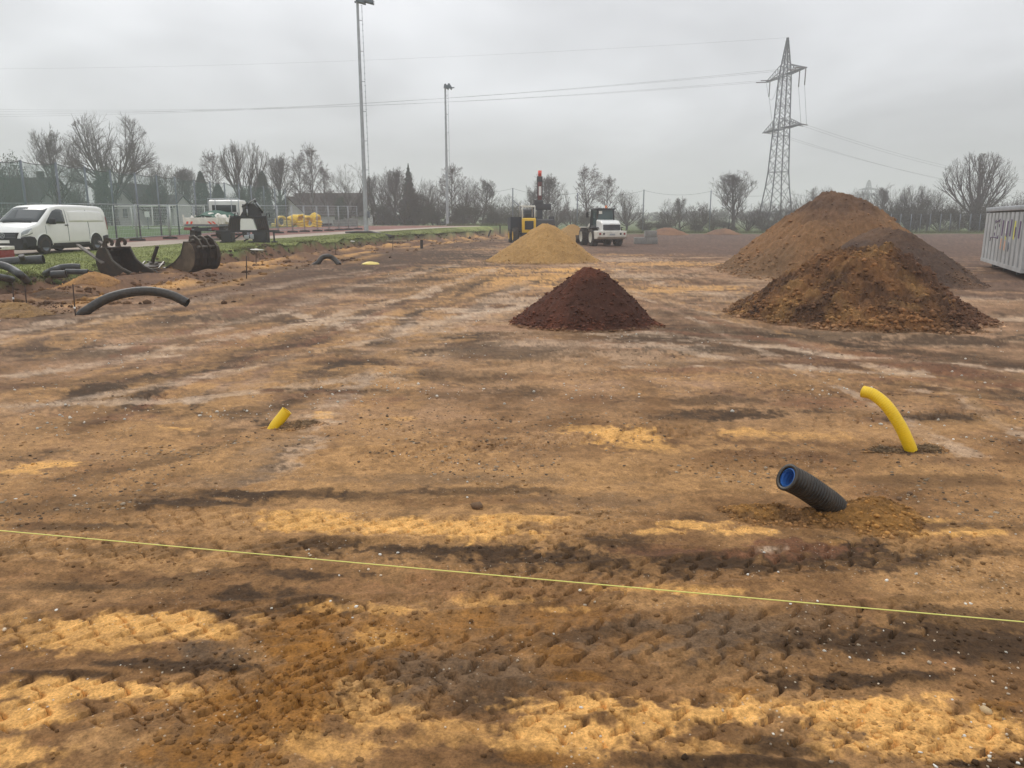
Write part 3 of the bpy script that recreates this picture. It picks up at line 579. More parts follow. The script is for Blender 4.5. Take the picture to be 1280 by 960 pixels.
heap('spoil_mound', 'orange sand mound below the open excavator bucket', 'sand mound', [mpeak(118, 352, .30, .35, .6, .5, .5), mpeak(103, 350, .22, .3, .4, .5, .5)], 0.04, colmix(np.array((.40, .21, .07)), np.array((.26, .14, .06)), 59, 2), (.03, .02, .012), 37, 150, (.01, .03), r0=.3)
heap('spoil_mound', 'ochre sand mound at the left edge below the iron stakes', 'sand mound', [mpeak(18, 392, .26, .4, .42, .5, .5), mpeak(-14, 392, .2, .3, .4, .5, .5)], 0.03, colmix(np.array((.27, .16, .065)), np.array((.19, .115, .06)), 60, 2), (.03, .02, .012), 39, 150, (.008, .025), r0=.3)
heap('spoil_mound', 'dark crumbly bank of soil left of the bent black pipe', 'soil mound', [mpeak(62, 386, .15, .3, .3, .4, .5), mpeak(78, 372, .15, .22, .22, .4, .5), mpeak(88, 388, .13, .3, .3, .4, .5)], 0.03, colmix(np.array((.11, .066, .038)), np.array((.07, .043, .028)), 62, 2), (.04, .025, .014), 43, 300, (.008, .03), r0=.4)
# ---------------------------------------------------------------- loose stones and clods on the ground
def strew(name, n, r_lo, r_hi, s_lo, s_hi, cols, seed, zone=None, power=2.5, sink=.3):
    rng = np.random.default_rng(seed); k = int(n*3)
    r = 1/(1/r_hi + (1/r_lo-1/r_hi)*rng.random(k)); a = rng.uniform(-rad(42), rad(42), k); X = r*np.sin(a); Y = r*np.cos(a)
    if zone is not None: ok = zone(X, Y) > rng.random(k)
    else: ok = np.ones(k, bool)
    ok &= X > xe(Y)+.4
    X = X[ok][:n]; Y = Y[ok][:n]; m = len(X); R = s_lo+(s_hi-s_lo)*rng.random(m)**power
    Z = macro(X, Y)+relief(X, Y)+R*(sink)
    cc = np.array(cols)[rng.integers(0, len(cols), m)]*rng.uniform(.7, 1.2, (m, 1)) if cols is not None else soil_colour(X, Y)*rng.uniform(.55, 1.05, (m, 1))
    o = link_mesh(name, clods_mesh(np.stack([X, Y, Z], 1), R, seed, colr=cc), SOIL_STONE); tag(o, kind='stuff')
zt_ = lambda X, Y: sstep(.2, .8, X-xe(Y))*(1-sstep(3.5, 7.5, X-xe(Y)+1.5*fbm(X*.7, Y*.7, 3, 5)))
zf = lambda X, Y: np.clip(.25+2.5*fbm(X*1.1, Y*1.1, 4, 202, .6), .04, 1)
zg = lambda X, Y: np.clip(.1+3*fbm(X*1.3+3, Y*1.3, 4, 203, .6), .03, 1)
strew('pale_pebbles', 1000, 2.1, 8, .0018, .009, [(.70, .66, .56), (.62, .50, .36), (.75, .73, .66), (.45, .36, .26)], 71, zg, 2.2, .35)
strew('soil_clods', 8500, 2.0, 9, .002, .016, None, 72, zf, 5.5, .05)
strew('gravel', 5500, 5, 30, .004, .016, [(.20, .15, .10), (.28, .21, .14), (.11, .08, .055), (.36, .29, .21), (.15, .10, .065)], 73, zf, 4, .05)
strew('pale_gravel', 900, 7, 40, .006, .018, [(.55, .50, .42), (.62, .58, .5)], 74, zg, 3, .3)
def trench_lumps():
    rng = np.random.default_rng(77); n = 9000; Y = 16+64*rng.random(n)**1.7; X = xe(Y)+rng.uniform(.3, 8, n); k = (zt_(X, Y)*np.clip(.3+2.2*fbm(X*.9, Y*.9, 3, 66), .03, 1)) > rng.random(n); X = X[k]; Y = Y[k]; m = len(X)
    R = .012+.085*rng.random(m)**4; P = np.stack([X, Y, macro(X, Y)+relief(X, Y)+R*.15], 1)
    o = link_mesh('trench_lumps', clods_mesh(P, R, 78, colr=soil_colour(X, Y)*rng.uniform(.55, 1.15, (m, 1))), SOIL_STONE); tag(o, kind='stuff')
trench_lumps()
for (px, py, r_, lab, cat) in ((595, 636, .035, 'dark earth clod lying alone beyond the sand strip', 'clod'), (1137, 616, .022, 'dark round stone behind the ochre spoil by the black pipe', 'stone'), (1124, 622, .020, 'smaller dark stone just left of the round one by the black pipe', 'stone'),
                  (1232, 894, .017, 'cream flat pebble on the right in the brown soil', 'pebble')):
    p = at(px, py); c_ = np.array([(.5, .36, .2)]) if cat == 'pebble' else np.array([(.16, .10, .06)])
    o = link_mesh(cat, clods_mesh(np.zeros((1, 3)), np.array([r_]), int(px), colr=c_), SOIL_STONE, None, (p.x, p.y, float(macro(p.x, p.y)+relief(np.array([p.x]), np.array([p.y]))[0])+r_*.4)); tag(o, lab, cat)
# ---------------------------------------------------------------- turf, path, track, playing field
def sheet(name, lo, hi, off, col, n=80, m=10, rough=.15, seed=0, noise_f=1.0, kind='structure', mt=None):
    """sheet between two ground lines given by world points"""
    def res(P, n):
        P = [Vector((p[0], p[1])) for p in P]; L_ = [0]
        for a, b in zip(P, P[1:]): L_.append(L_[-1]+(b-a).length)
        t = np.linspace(0, L_[-1], n); return np.interp(t, L_, [p.x for p in P]), np.interp(t, L_, [p.y for p in P])
    ax, ay = res(lo, n); bx, by = res(hi, n); f = np.linspace(0, 1, m)[:, None]
    X = (ax*(1-f)+bx*f).ravel(); Y = (ay*(1-f)+by*f).ravel()
    X = X + .10*fbm(X*1.2, Y*1.2, 3, seed)*1.5
    Z = macro(X, Y)+off; c = np.array(col)[None]*(1+rough*2*fbm(X*noise_f, Y*noise_f, 4, seed+1)[:, None]+rough*fbm(X*9, Y*9, 3, seed+3)[:, None])
    i = (np.arange(m-1)[:, None]*n+np.arange(n-1)[None]).ravel(); F = np.stack([i, i+1, i+n+1, i+n], 1)
    # a skirt closes the sheet down to the ground
    o = link_mesh(name, np_mesh(name, np.stack([X, Y, Z], 1), F, True, np.clip(c, .01, .9)), mt or SOIL_STONE); tag(o, kind=kind); return o
def A(*pts): return [at(*p).to_2d() for p in pts]
turf_lo = [(float(xe(y))-.15, y) for y in (16, 20, 24, 27, 29, 31, 35, 39, 44, 49, 56, 64, 70, 76, 82)]
turf_hi = [(-24.5, 16), (-20.5, 24)] + [tuple(p) for p in A((110, 313), (170, 310), (230, 305), (345, 299), (455, 291.5), (520, 287.5), (600, 283.5))]
path_hi = [(-28, 16), (-24, 24)] + [tuple(p) for p in A((100, 306), (150, 304), (230, 300), (345, 295), (455, 288.5), (520, 285.5), (600, 282.5))]
GR = (0.20, 0.222, 0.070)
turf = sheet('turf_strip', turf_lo, turf_hi, .045, GR, 150, 16, .22, 7, .8)
sheet('path', turf_hi, path_hi, .035, (.40, .33, .27), 120, 8, .12, 8, .5)
track_hi = [(-23.8, 16), (-23.6, 30), (-23.6, 60), (-23, 76), (-22, 90), (-14, 97), (-4, 97)]
sheet('running_track', path_hi, track_hi, .025, (.205, .098, .078), 120, 14, .14, 9, .4)
sheet('playing_field', [(-23.7, 10), (-23.7, 78)], [(-80, 10), (-80, 98)], .03, (.095, .155, .045), 100, 60, .12, 10, .25)
rng = np.random.default_rng(5)
def grass_tufts(name, n, region, h, seed, col):
    rng = np.random.default_rng(seed); X, Y = region(rng, n); n = len(X)
    a = rng.uniform(0, PI, n); hh = h*rng.uniform(.5, 1.4, n); w_ = .010+.008*rng.random(n); Z = macro(X, Y)+.04
    V = np.zeros((n, 3, 3)); V[:, 0] = np.stack([X-np.cos(a)*w_, Y-np.sin(a)*w_, Z], 1); V[:, 1] = np.stack([X+np.cos(a)*w_, Y+np.sin(a)*w_, Z], 1)
    V[:, 2] = np.stack([X+rng.normal(0, .4, n)*hh, Y+rng.normal(0, .4, n)*hh, Z+hh], 1)
    c = np.repeat(np.array(col)[None]*rng.uniform(.6, 1.35, (n, 1)), 3, 0)
    o = link_mesh(name, np_mesh(name, V.reshape(-1, 3), np.arange(3*n).reshape(-1, 3), False, c), SOIL_STONE); tag(o, kind='stuff')
def reg_turf(rng, n):
    Y = 19+(75-19)*rng.random(n)**1.9; t = rng.random(n)**1.3
    hx = np.interp(Y, [p[1] for p in turf_hi], [p[0] for p in turf_hi]); X = xe(Y)-.05-t*(xe(Y)-hx-.1); return X, Y
grass_tufts('grass', 60000, reg_turf, .035, 3, (.19, .215, .07))
def reg_edge(rng, n):
    Y = 19+(80-19)*rng.random(n)**1.6; X = xe(Y)-.1+.2*rng.normal(0, 1, n); k = fbm(X*0+1, Y*1.4, 3, 3) > -.1; return X[k], Y[k]
grass_tufts('grass', 7000, reg_edge, .08, 4, (.15, .155, .06))
# dug edge of the turf: crumbling sods
def sods():
    rng = np.random.default_rng(8); n = 420; Y = 18+(80-18)*rng.random(n)**1.5; X = xe(Y)+rng.normal(.15, .28, n); R = .03+.13*rng.random(n)**3
    P = np.stack([X, Y, macro(X, Y)+R*.3], 1); c = np.where(rng.random((n, 1)) < .25, np.array([[.10, .12, .04]]), np.array([[.085, .055, .036]]))*rng.uniform(.7, 1.2, (n, 1))
    o = link_mesh('sods', clods_mesh(P, R, 9, colr=c), SOIL_FINE); tag(o, kind='stuff')
sods()
# ================================================================ string line, pipes
def catm(P, n=8):
    P = [Vector(p) for p in P]; Q = [P[0]*2-P[1]]+P+[P[-1]*2-P[-2]]; out = []
    for i in range(1, len(Q)-2):
        for k in range(n):
            t = k/n; a, b, c, d = Q[i-1:i+3]
            out.append(.5*((2*b)+(c-a)*t+(2*a-5*b+4*c-d)*t*t+(3*b-a-3*c+d)*t**3))
    out.append(P[-1]); return out
def rings(path, r, step=None, amp=0.0, n=16):
    """resample a path evenly and give it corrugated radii"""
    P = [Vector(p) for p in path]; L_ = [0]
    for a, b in zip(P, P[1:]): L_.append(L_[-1]+(b-a).length)
    m = max(int(L_[-1]/step), 2); out, rr = [], []
    for k in range(m+1):
        s = L_[-1]*k/m; i = max(0, min(len(P)-2, next((j for j in range(len(L_)-1) if L_[j+1] >= s-1e-9), len(P)-2)))
        f = (s-L_[i])/max(L_[i+1]-L_[i], 1e-9); out.append(P[i].lerp(P[i+1], f)); rr.append(r*((1+amp*.5 if k % 4 else 1-amp*1.3) if amp > .05 else (1+amp*(1 if (k//2) % 2 == 0 else -1))))
    return out, rr
def hollow(path, r, mo, mi, name, label, cat, step, amp, n=18, wall=.93, parent_loc=None, open_end=0, group=None):
    """pipe with an outer wall, an inner wall and a rim at its open end(s); path is in world space"""
    o0 = Vector(path[0]) if parent_loc is None else parent_loc
    P = [Vector(p)-o0 for p in path]; e = empty(name, o0, 0, label, cat, group)
    pr, rr = rings(P, r, step, amp, n); MB().tube(pr, rr, n, cap=False).build('outer_wall', mo, e)
    inner = MB().tube(pr, [q*wall*(1-abs(amp)) if amp else q*wall for q in rr], n, cap=False).build('inner_wall', mi, e)
    for idx in ((0,) if open_end == 0 else (0, -1)):
        c = pr[idx]; d = (pr[1]-pr[0]).normalized() if idx == 0 else (pr[-1]-pr[-2]).normalized()
        q = d.to_track_quat('Z', 'Y').to_matrix(); m = MB(); vs = []
        for rad_ in (r*(1+amp)*1.01, r*wall*.97):
            for h in (-.004*r/.08, .006*r/.08):
                vs += [c+q @ Vector((rad_*math.cos(2*PI*k/n), rad_*math.sin(2*PI*k/n), h)) for k in range(n)]
        fs = []
        for a_, b_ in ((0, 1), (1, 3), (3, 2), (2, 0)): fs += [(a_*n+k, a_*n+(k+1) % n, b_*n+(k+1) % n, b_*n+k) for k in range(n)]
        m.add(vs, fs, True); m.build('rim', mo, e)
    return e
# string line: two stakes well outside the frame hold it taut just above the ground
a0 = pt(-560, 614, 5.4); b0 = pt(2050, 846, 3.5)
la, lb = pt(0, 663, 3.98), pt(1280, 777.5, 2.98)
d_ = (lb-la); e0 = la-d_*0.55; e1 = lb+d_*0.45
sl = empty('string_line', (0, 0, 0), 0, 'taut yellow green string line stretched low across the foreground', 'string line')
MB().tube([e0.lerp(e1, k/24)-Vector((0, 0, .010*4*(k/24)*(1-k/24)-.007)) for k in range(25)], .0027, 6).build('string', M['line'], sl)
for q in (e0, e1):
    MB().tube([(q.x, q.y, gz(q.x, q.y)-.05), (q.x, q.y, q.z+.12)], .008, 8).build('stake', M['rust'], sl)
# black corrugated pipe with a blue inside
base = at(1043, 641); pb = [pt(984, 596.5, base.y-.12), pt(1003, 606, base.y-.09), pt(1024, 620, base.y-.05), Vector((base.x-.005, base.y+.01, .035)), Vector((base.x+.09, base.y+.06, -.075))]
hollow(catm(pb, 8), .076, M['pipe_black'], M['blue'], 'corrugated_pipe', 'thick black corrugated pipe with blue inside sticking out of ochre spoil', 'pipe', .0056, .085, 28, .84)
# tall yellow drain pipe
base = at(1139, 565); yp = [pt(1079, 489.5, base.y+.22), pt(1092, 493.5, base.y+.16), pt(1109, 508, base.y+.08), pt(1125, 532, base.y+.02), pt(1134, 551, base.y+.0), Vector((base.x-.0, base.y, 0.0)), Vector((base.x+.02, base.y+.02, -.12))]
hollow(catm(yp, 8), .046, M['yellow'], M['yellow'], 'drain_pipe', 'long bent yellow drain pipe rising from the ground on the right', 'pipe', .004, .018, 20, .9)
base = at(345, 532); yp = [base+Vector((.092, .03, .125)), base+Vector((.045, .015, .065)), base+Vector((0, 0, .01)), base+Vector((-.05, -.01, -.07))]
hollow(catm(yp, 6), .046, M['yellow'], M['yellow'], 'drain_pipe', 'short cut yellow pipe stub leaning out of the ground on the left', 'pipe', .004, .015, 18, .9)
# black bent pipe lying as an arch
A_ = at(107, 392); B_ = at(233, 381)
arch = [Vector((A_.x-.12, A_.y, -.06)), A_+Vector((0, 0, .04)), pt(132, 374, A_.y+.25), pt(160, 366, A_.y+.5), pt(188, 364, A_.y+.6), pt(214, 369, A_.y+.65), Vector(pt(234, 378.5, A_.y+.62))]
hollow(catm(arch, 10)[::-1], .088, M['pipe_black'], M['pipe_black'], 'plastic_pipe', 'long black pipe bent into an arch over the trench', 'pipe', .02, .01, 18, .9)
A_ = at(396, 331); arch = [A_+Vector((-.15, 0, -.05)), A_+Vector((.05, 0, .08)), pt(403, 322, A_.y+.1), pt(411, 320.5, A_.y+.15), pt(418, 324, A_.y+.2), at(424, 331)+Vector((0, 0, 0.0))]
hollow(catm(arch, 8)[::-1], .095, M['pipe_black'], M['pipe_black'], 'plastic_pipe', 'small black hoop of pipe standing in the trench beside the yellow bag', 'pipe', .02, .01, 16, .9)
def along(pts, lift=0.0): return [at(px, py)+Vector((0, 0, lift+dz)) for px, py, dz in pts]
P = [pt(-70, 334, 24.6), pt(-20, 331, 25.0), pt(20, 327.5, 25.2), pt(54, 325.0, 25.4)]
pg = hollow(P[::-1], .17, M['pipe_grey'], M['pipe_black'], 'sewer_pipe', 'straight thick grey pipe lying on the turf before the van', 'pipe', .05, 0, 20, .9)
c_ = pt(29, 325.5, 25.0)-Vector(pg.location); MB().tube([c_+Vector((0, -.02, 0)), c_+Vector((.02, -.10, .17))], .085, 16).build('branch_socket', M['pipe_black'], pg)
P = [pt(-60, 331, 20.2), pt(-25, 329, 20.0), pt(0, 331, 19.8), pt(16, 337, 19.6), pt(27, 345, 19.4), at(34, 351)]
hollow(catm(P, 6)[::-1], .095, M['pipe_grey'], M['pipe_black'], 'drain_pipe', 'grey bent pipe running down to the trench at the left edge', 'pipe', .03, .01, 16, .9)
P = [pt(-60, 342, 18.9), pt(-20, 344, 18.6), pt(0, 346.5, 18.5), at(15, 351)+Vector((0, 0, .04))]
hollow(catm(P, 6)[::-1], .085, M['pipe_grey'], M['pipe_black'], 'drain_pipe', 'lowest grey pipe at the left edge under the bent one', 'pipe', .03, .01, 16, .9)
P = [at(57, 345)+Vector((0, 0, .06)), pt(64, 339, 21.9), pt(75, 335, 22.1), pt(88, 333.5, 22.2), pt(100, 334, 22.3)]
hollow(catm(P, 6)[::-1], .095, M['pipe_grey'], M['pipe_black'], 'drain_pipe', 'curved dark pipe on top of two straight pieces by the turf edge', 'pipe', .03, .01, 16, .9)
P = [pt(82, 339.5, 21.6), pt(110, 340, 21.7)]
hollow(P[::-1], .075, M['pipe_grey'], M['pipe_black'], 'drain_pipe', 'thin straight pipe piece below the curved one at the turf edge', 'pipe', .03, .01, 16, .9)
P = [pt(64, 343.5, 20.9), pt(82, 342.5, 21.0)]
hollow(P[::-1], .105, M['pipe_grey'], M['pipe_black'], 'drain_pipe', 'shortest thick pipe piece in front of the pipes at the turf edge', 'pipe', .03, .01, 16, .9)
# iron stakes with white tape marks
for px, pyb, pyt, lean, tape, lab in ((94, 394, 355, -3, 385, 'iron stake with white tape by the left foot of the bent black pipe'), (17, 382, 353, -1.5, 373, 'iron stake with white tape nearest the left edge'),
      (33, 380, 357, -2, None, 'thin leaning stake between the two taped iron stakes'), (320, 330, 316, 0, None, 'thin stake in the trench below the dark attachment'),
      (308, 348, 320, 0, None, 'thin stake beyond the second excavator bucket'), (419, 318, 303, 0, None, 'thin stake behind the small black pipe hoop'), (491, 313, 300, 0, None, 'thin stake between the near light mast and the pipe stub')):
    b_ = at(px, pyb); t_ = pt(px+lean, pyt, b_.y); e = empty('iron_stake', b_, 0, lab, 'stake', 'stakes set along the trench')
    MB().tube([(0, 0, -.1), t_-b_], .011 if b_.y < 20 else .016, 8).build('rod', M['rust'], e)
    if tape: m_ = pt(px+lean*(pyb-tape)/(pyb-pyt), tape, b_.y)-b_; MB().tube([m_-Vector((0, 0, .02)), m_+Vector((0, 0, .02))], .018, 8).build('tape', M['white_paint'], e)
for px, pyb, pyt, dx, r_, lab in ((527, 311, 300, 0, .085, 'upright black pipe stub in the trench between the two light masts'), (610, 295, 287.5, 3.5, .09, 'black pipe stub leaning right at the far end of the trench'),
      (584, 299, 296, 4, .09, 'low black pipe end lying near the far leaning stub'), (625, 291, 281.5, 0, .07, 'farthest upright black pipe stub left of the yellow dumper')):
    b_ = at(px, pyb); t_ = pt(px+dx, pyt, b_.y)
    hollow([t_, b_+Vector((0, 0, -.1))], r_, M['pipe_black'], M['pipe_black'], 'pipe_stub', lab, 'pipe stub', .03, .01, 14, .88, group='pipe stubs in the trench')
# yellow bag lying in the trench, pale scraps
p = at(462, 331); e = MB(); rngp = random.Random(4)
def crumple(name, p, sx, sy, h, m, label, cat, seed, rz=0):
    n = 14; xs = np.linspace(-1, 1, n); X, Y = np.meshgrid(xs, xs); X = X.ravel(); Y = Y.ravel(); r = np.sqrt(X**2+Y**2)
    k = 1+.25*fbm(X*1.2, Y*1.2, 2, seed); Z = h*np.clip(1-r**2, 0, 1)**.6*(.7+.6*fbm(X*2.5, Y*2.5, 3, seed+1))+.01
    V = np.stack([X*k*sx/(np.maximum(r, 1)), Y*k*sy/(np.maximum(r, 1)), Z], 1); i = (np.arange(n-1)[:, None]*n+np.arange(n-1)[None]).ravel()
    V2 = V.copy(); V2[:, 2] = -.02; Fa = np.stack([i, i+1, i+n+1, i+n], 1)
    o = link_mesh(name, np_mesh(name, np.vstack([V, V2]), np.vstack([Fa, Fa[:, ::-1]+n*n]), True), m, None, p, rz); return tag(o, label, cat)
crumple('plastic_bag', at(463, 330.5), .36, .26, .10, M['yellow_pale'], 'crumpled yellow bag lying beside the small black pipe hoop', 'bag', 3)
crumple('plastic_scrap', at(318, 312.5), .45, .2, .05, M['white_dirty'], 'white scrap of sheeting below the dark attachment at the turf edge', 'scrap', 5)
crumple('plastic_scrap', at(439, 302), .22, .12, .05, M['white_dirty'], 'white scrap lying in the trench near the near light mast', 'scrap', 6)
crumple('plastic_scrap', at(117, 344), .3, .15, .05, M['crate_grey'], 'grey scrap of pipe sleeve on the orange sand mound', 'scrap', 7)
p = at(480, 301); o = MB().box((0, 0, .03), (2.6, .25, .09), bev=.01).build('timber_plank', mat('pale_timber', (.42, .32, .19), .8, 0, .3, 2), None, at(486, 302)+Vector((0, 0, .02)), rad(-8)); tag(o, 'pale timber plank lying in the trench right of the near mast', 'plank')
# ================================================================ excavator buckets
def bucket(name, label, loc, rz, s=1.0, w=.95, flip=False, ears=2, hook=True, wide=None):
    e = empty(name, loc, rz, label, 'excavator bucket', 'excavator buckets lying by the turf edge'); e.scale = (s, s, s)
    out = [(0.02, 1.02), (-.12, .92), (-.20, .72), (-.21, .48), (-.12, .24), (.04, .08), (.26, 0.0), (.62, .0), (1.02, .05), (1.38, .12)]
    inn = [(0.04, .985), (-.085, .90), (-.165, .72), (-.175, .49), (-.09, .27), (.06, .12), (.27, .04), (.62, .04), (1.02, .09), (1.38, .14)]
    m = MB(); n = len(out)
    for k in range(n-1):
        a, b, c, d = out[k], out[k+1], inn[k+1], inn[k]
        m.prism([a, b, c, d], -w/2, w/2, 'y')
    m.build('shell', M['steel_dark'], e)
    for y in (-w/2, w/2):
        sp = MB(); side = out+[(1.36, .16), (.85, .36), (.50, .62), (.30, 1.03)]
        sp.prism(side, y-.02 if y < 0 else y-.015, y+.015 if y < 0 else y+.02, 'y'); sp.build('side_plate', M['steel_in'] if flip else M['steel_dark'], e)
        MB().prism([(1.36, .15), (.85, .36), (.50, .62), (.30, 1.03), (.26, 1.03), (.46, .59), (.82, .32), (1.34, .11)], y-.03, y+.03, 'y').build('side_cutter', M['steel_edge'] if not flip else M['steel_dark'], e)
    MB().box((1.42, 0, .125), (.20, w+.06, .03), Euler((0, rad(-9), 0))).build('cutting_edge', M['steel_edge'], e)
    MB().box((.16, 0, 1.03), (.32, w+.02, .05)).build('top_beam', M['steel_dark'], e)
    for k in range(ears):
        y = (-w*.28 + k*w*.56/max(ears-1, 1)) if ears > 1 else 0
        if hook:
            hk = [(-.10, 1.0), (-.08, 1.16), (.0, 1.30), (.12, 1.38), (.26, 1.37), (.36, 1.29), (.38, 1.18), (.31, 1.10), (.24, 1.13), (.27, 1.20), (.24, 1.26), (.16, 1.27), (.09, 1.20), (.09, 1.10), (.16, 1.0)]
            MB().prism(hk, y-.03, y+.03, 'y').build('hook', M['steel_dark'], e)
        else:
            rib = [(.34, 1.02), (.26, 1.20), (.05, 1.24), (-.20, 1.10), (-.36, .80), (-.38, .50), (-.26, .22), (-.20, .30), (-.20, .60), (-.12, .92), (.05, 1.02)]
            r_ = MB().prism(rib, y-.022, y+.022, 'y').build('ear_plate', M['steel_dark'], e)
            tr = [(.34, 1.03), (.26, 1.21), (.05, 1.25), (-.20, 1.11), (-.36, .81)]
            for a, b in zip(tr, tr[1:]): pass
            MB().tube([(a[0], y, a[1]) for a in tr], .022, 6).build('worn_edge', M['steel_edge'], r_)
    if not hook:
        for q in ((.05, 1.10), (-.24, .88)): MB().tube([(q[0], -w*.4, q[1]), (q[0], w*.4, q[1])], .045, 10).build('pin', M['steel_edge'], e)
    return e
p = at(150, 345); b1 = bucket('excavator_bucket', 'open dark excavator bucket with two curled hooks, near the van', (p.x-.30, p.y+.25, p.z-.03), rad(-14), .90, 1.15)
p = at(236, 340); b2 = bucket('excavator_bucket', 'rounded excavator bucket with ribbed back lying open side left', (p.x+.42, p.y+.35, p.z-.03), rad(180-30), 1.0, 1.05, True, 3, False)
# quick-hitch frame between the buckets
p = at(190, 338); e = empty('lifting_frame', (p.x, p.y, p.z), rad(-18), 'low dark steel frame with one raised arm between the two buckets', 'steel frame')
MB().bar((-.55, -.30, .10), (.55, -.34, .07), .05).build('near_rail', M['steel_edge'], e)
MB().bar((-.75, .62, .24), (.05, .55, .24), .05).build('far_rail', M['steel_dark'], e)
for k, x in enumerate((-.35, .45)): MB().bar((x-.45, .58, .26), (x+.12, -.32, .09), .045).build('cross_bar', M['steel_edge'], e)
MB().box((-.12, .15, .16), (.7, .45, .04), Euler((rad(12), 0, 0))).build('cover_plate', M['steel_dark'], e)
MB().bar((-.30, .35, .22), (.05, .30, .80), .11, .06).build('raised_arm', M['steel_dark'], e)
for x in (-.25, .0): MB().tube([(x, .3, .18), (x, .2, .26)], .05, 10).build('bolt', M['steel_edge'], e)
for pxa, pya, pxb, pyb, w_, lab in ((97, 306, 129, 329, .11, 'long grey steel beam leaning on the back of the open bucket'), (124, 302, 140, 312.5, .09, 'short grey beam end sticking up behind the open bucket')):
    a = pt(pxa, pya, 25.2); b = pt(pxb, pyb, 24.6 if w_ > .1 else 24.9); o = MB().bar(Vector((0, 0, 0)), b-a, w_, .05).build('steel_beam', mat('muddy_beam_steel', (.17, .15, .13), .7, 0, .4, 4), None, a); tag(o, lab, 'steel beam')
# red box at the left edge
p = at(2, 324); e = empty('tool_box', (p.x-.05, p.y, p.z), rad(-4), 'red box with a white rimmed top at the left edge before the van', 'box')
MB().box((0, 0, .17), (.80, .5, .34), bev=.02).build('body', M['red'], e)
MB().box((0, 0, .41), (.84, .54, .13), bev=.02).build('rim', M['white_dirty'], e)
MB().box((0, -.275, .41), (.62, .02, .05)).build('slot', M['black_plastic'], e)
# ================================================================ vehicles
def wheel(parent, c, r, w_, axis='y', rim=None, rimr=.6, side=1, name='wheel'):
    e = MB().lathe([(r*.62, -w_/2), (r*.90, -w_/2), (r, -w_*.36), (r, w_*.36), (r*.90, w_/2), (r*.62, w_/2)], 28, axis, c).build(name, M['rubber'], parent)
    lug = MB()
    if r > .45:
        for k in range(20):
            a = 2*PI*k/20
            for s_ in (-1, 1):
                q = Euler((0, -a if axis == 'y' else 0, 0)); lug.box(Vector(c)+Vector((r*math.cos(a+s_*.06), s_*w_*.24, r*math.sin(a+s_*.06))), (.05, w_*.44, .05), q)
        lug.build('tread_lugs', M['rubber'], e)
    s_ = side; f = w_/2*s_
    MB().lathe([(0.001, f*.55), (r*rimr*.35, f*.6), (r*rimr*.5, f*.75), (r*rimr*.85, f*.55), (r*rimr, f*.9), (r*rimr*1.08, f*1.02), (r*rimr*1.1, f*.9)], 24, axis, c).build('rim', rim or M['galv_dark'], e)
    return e
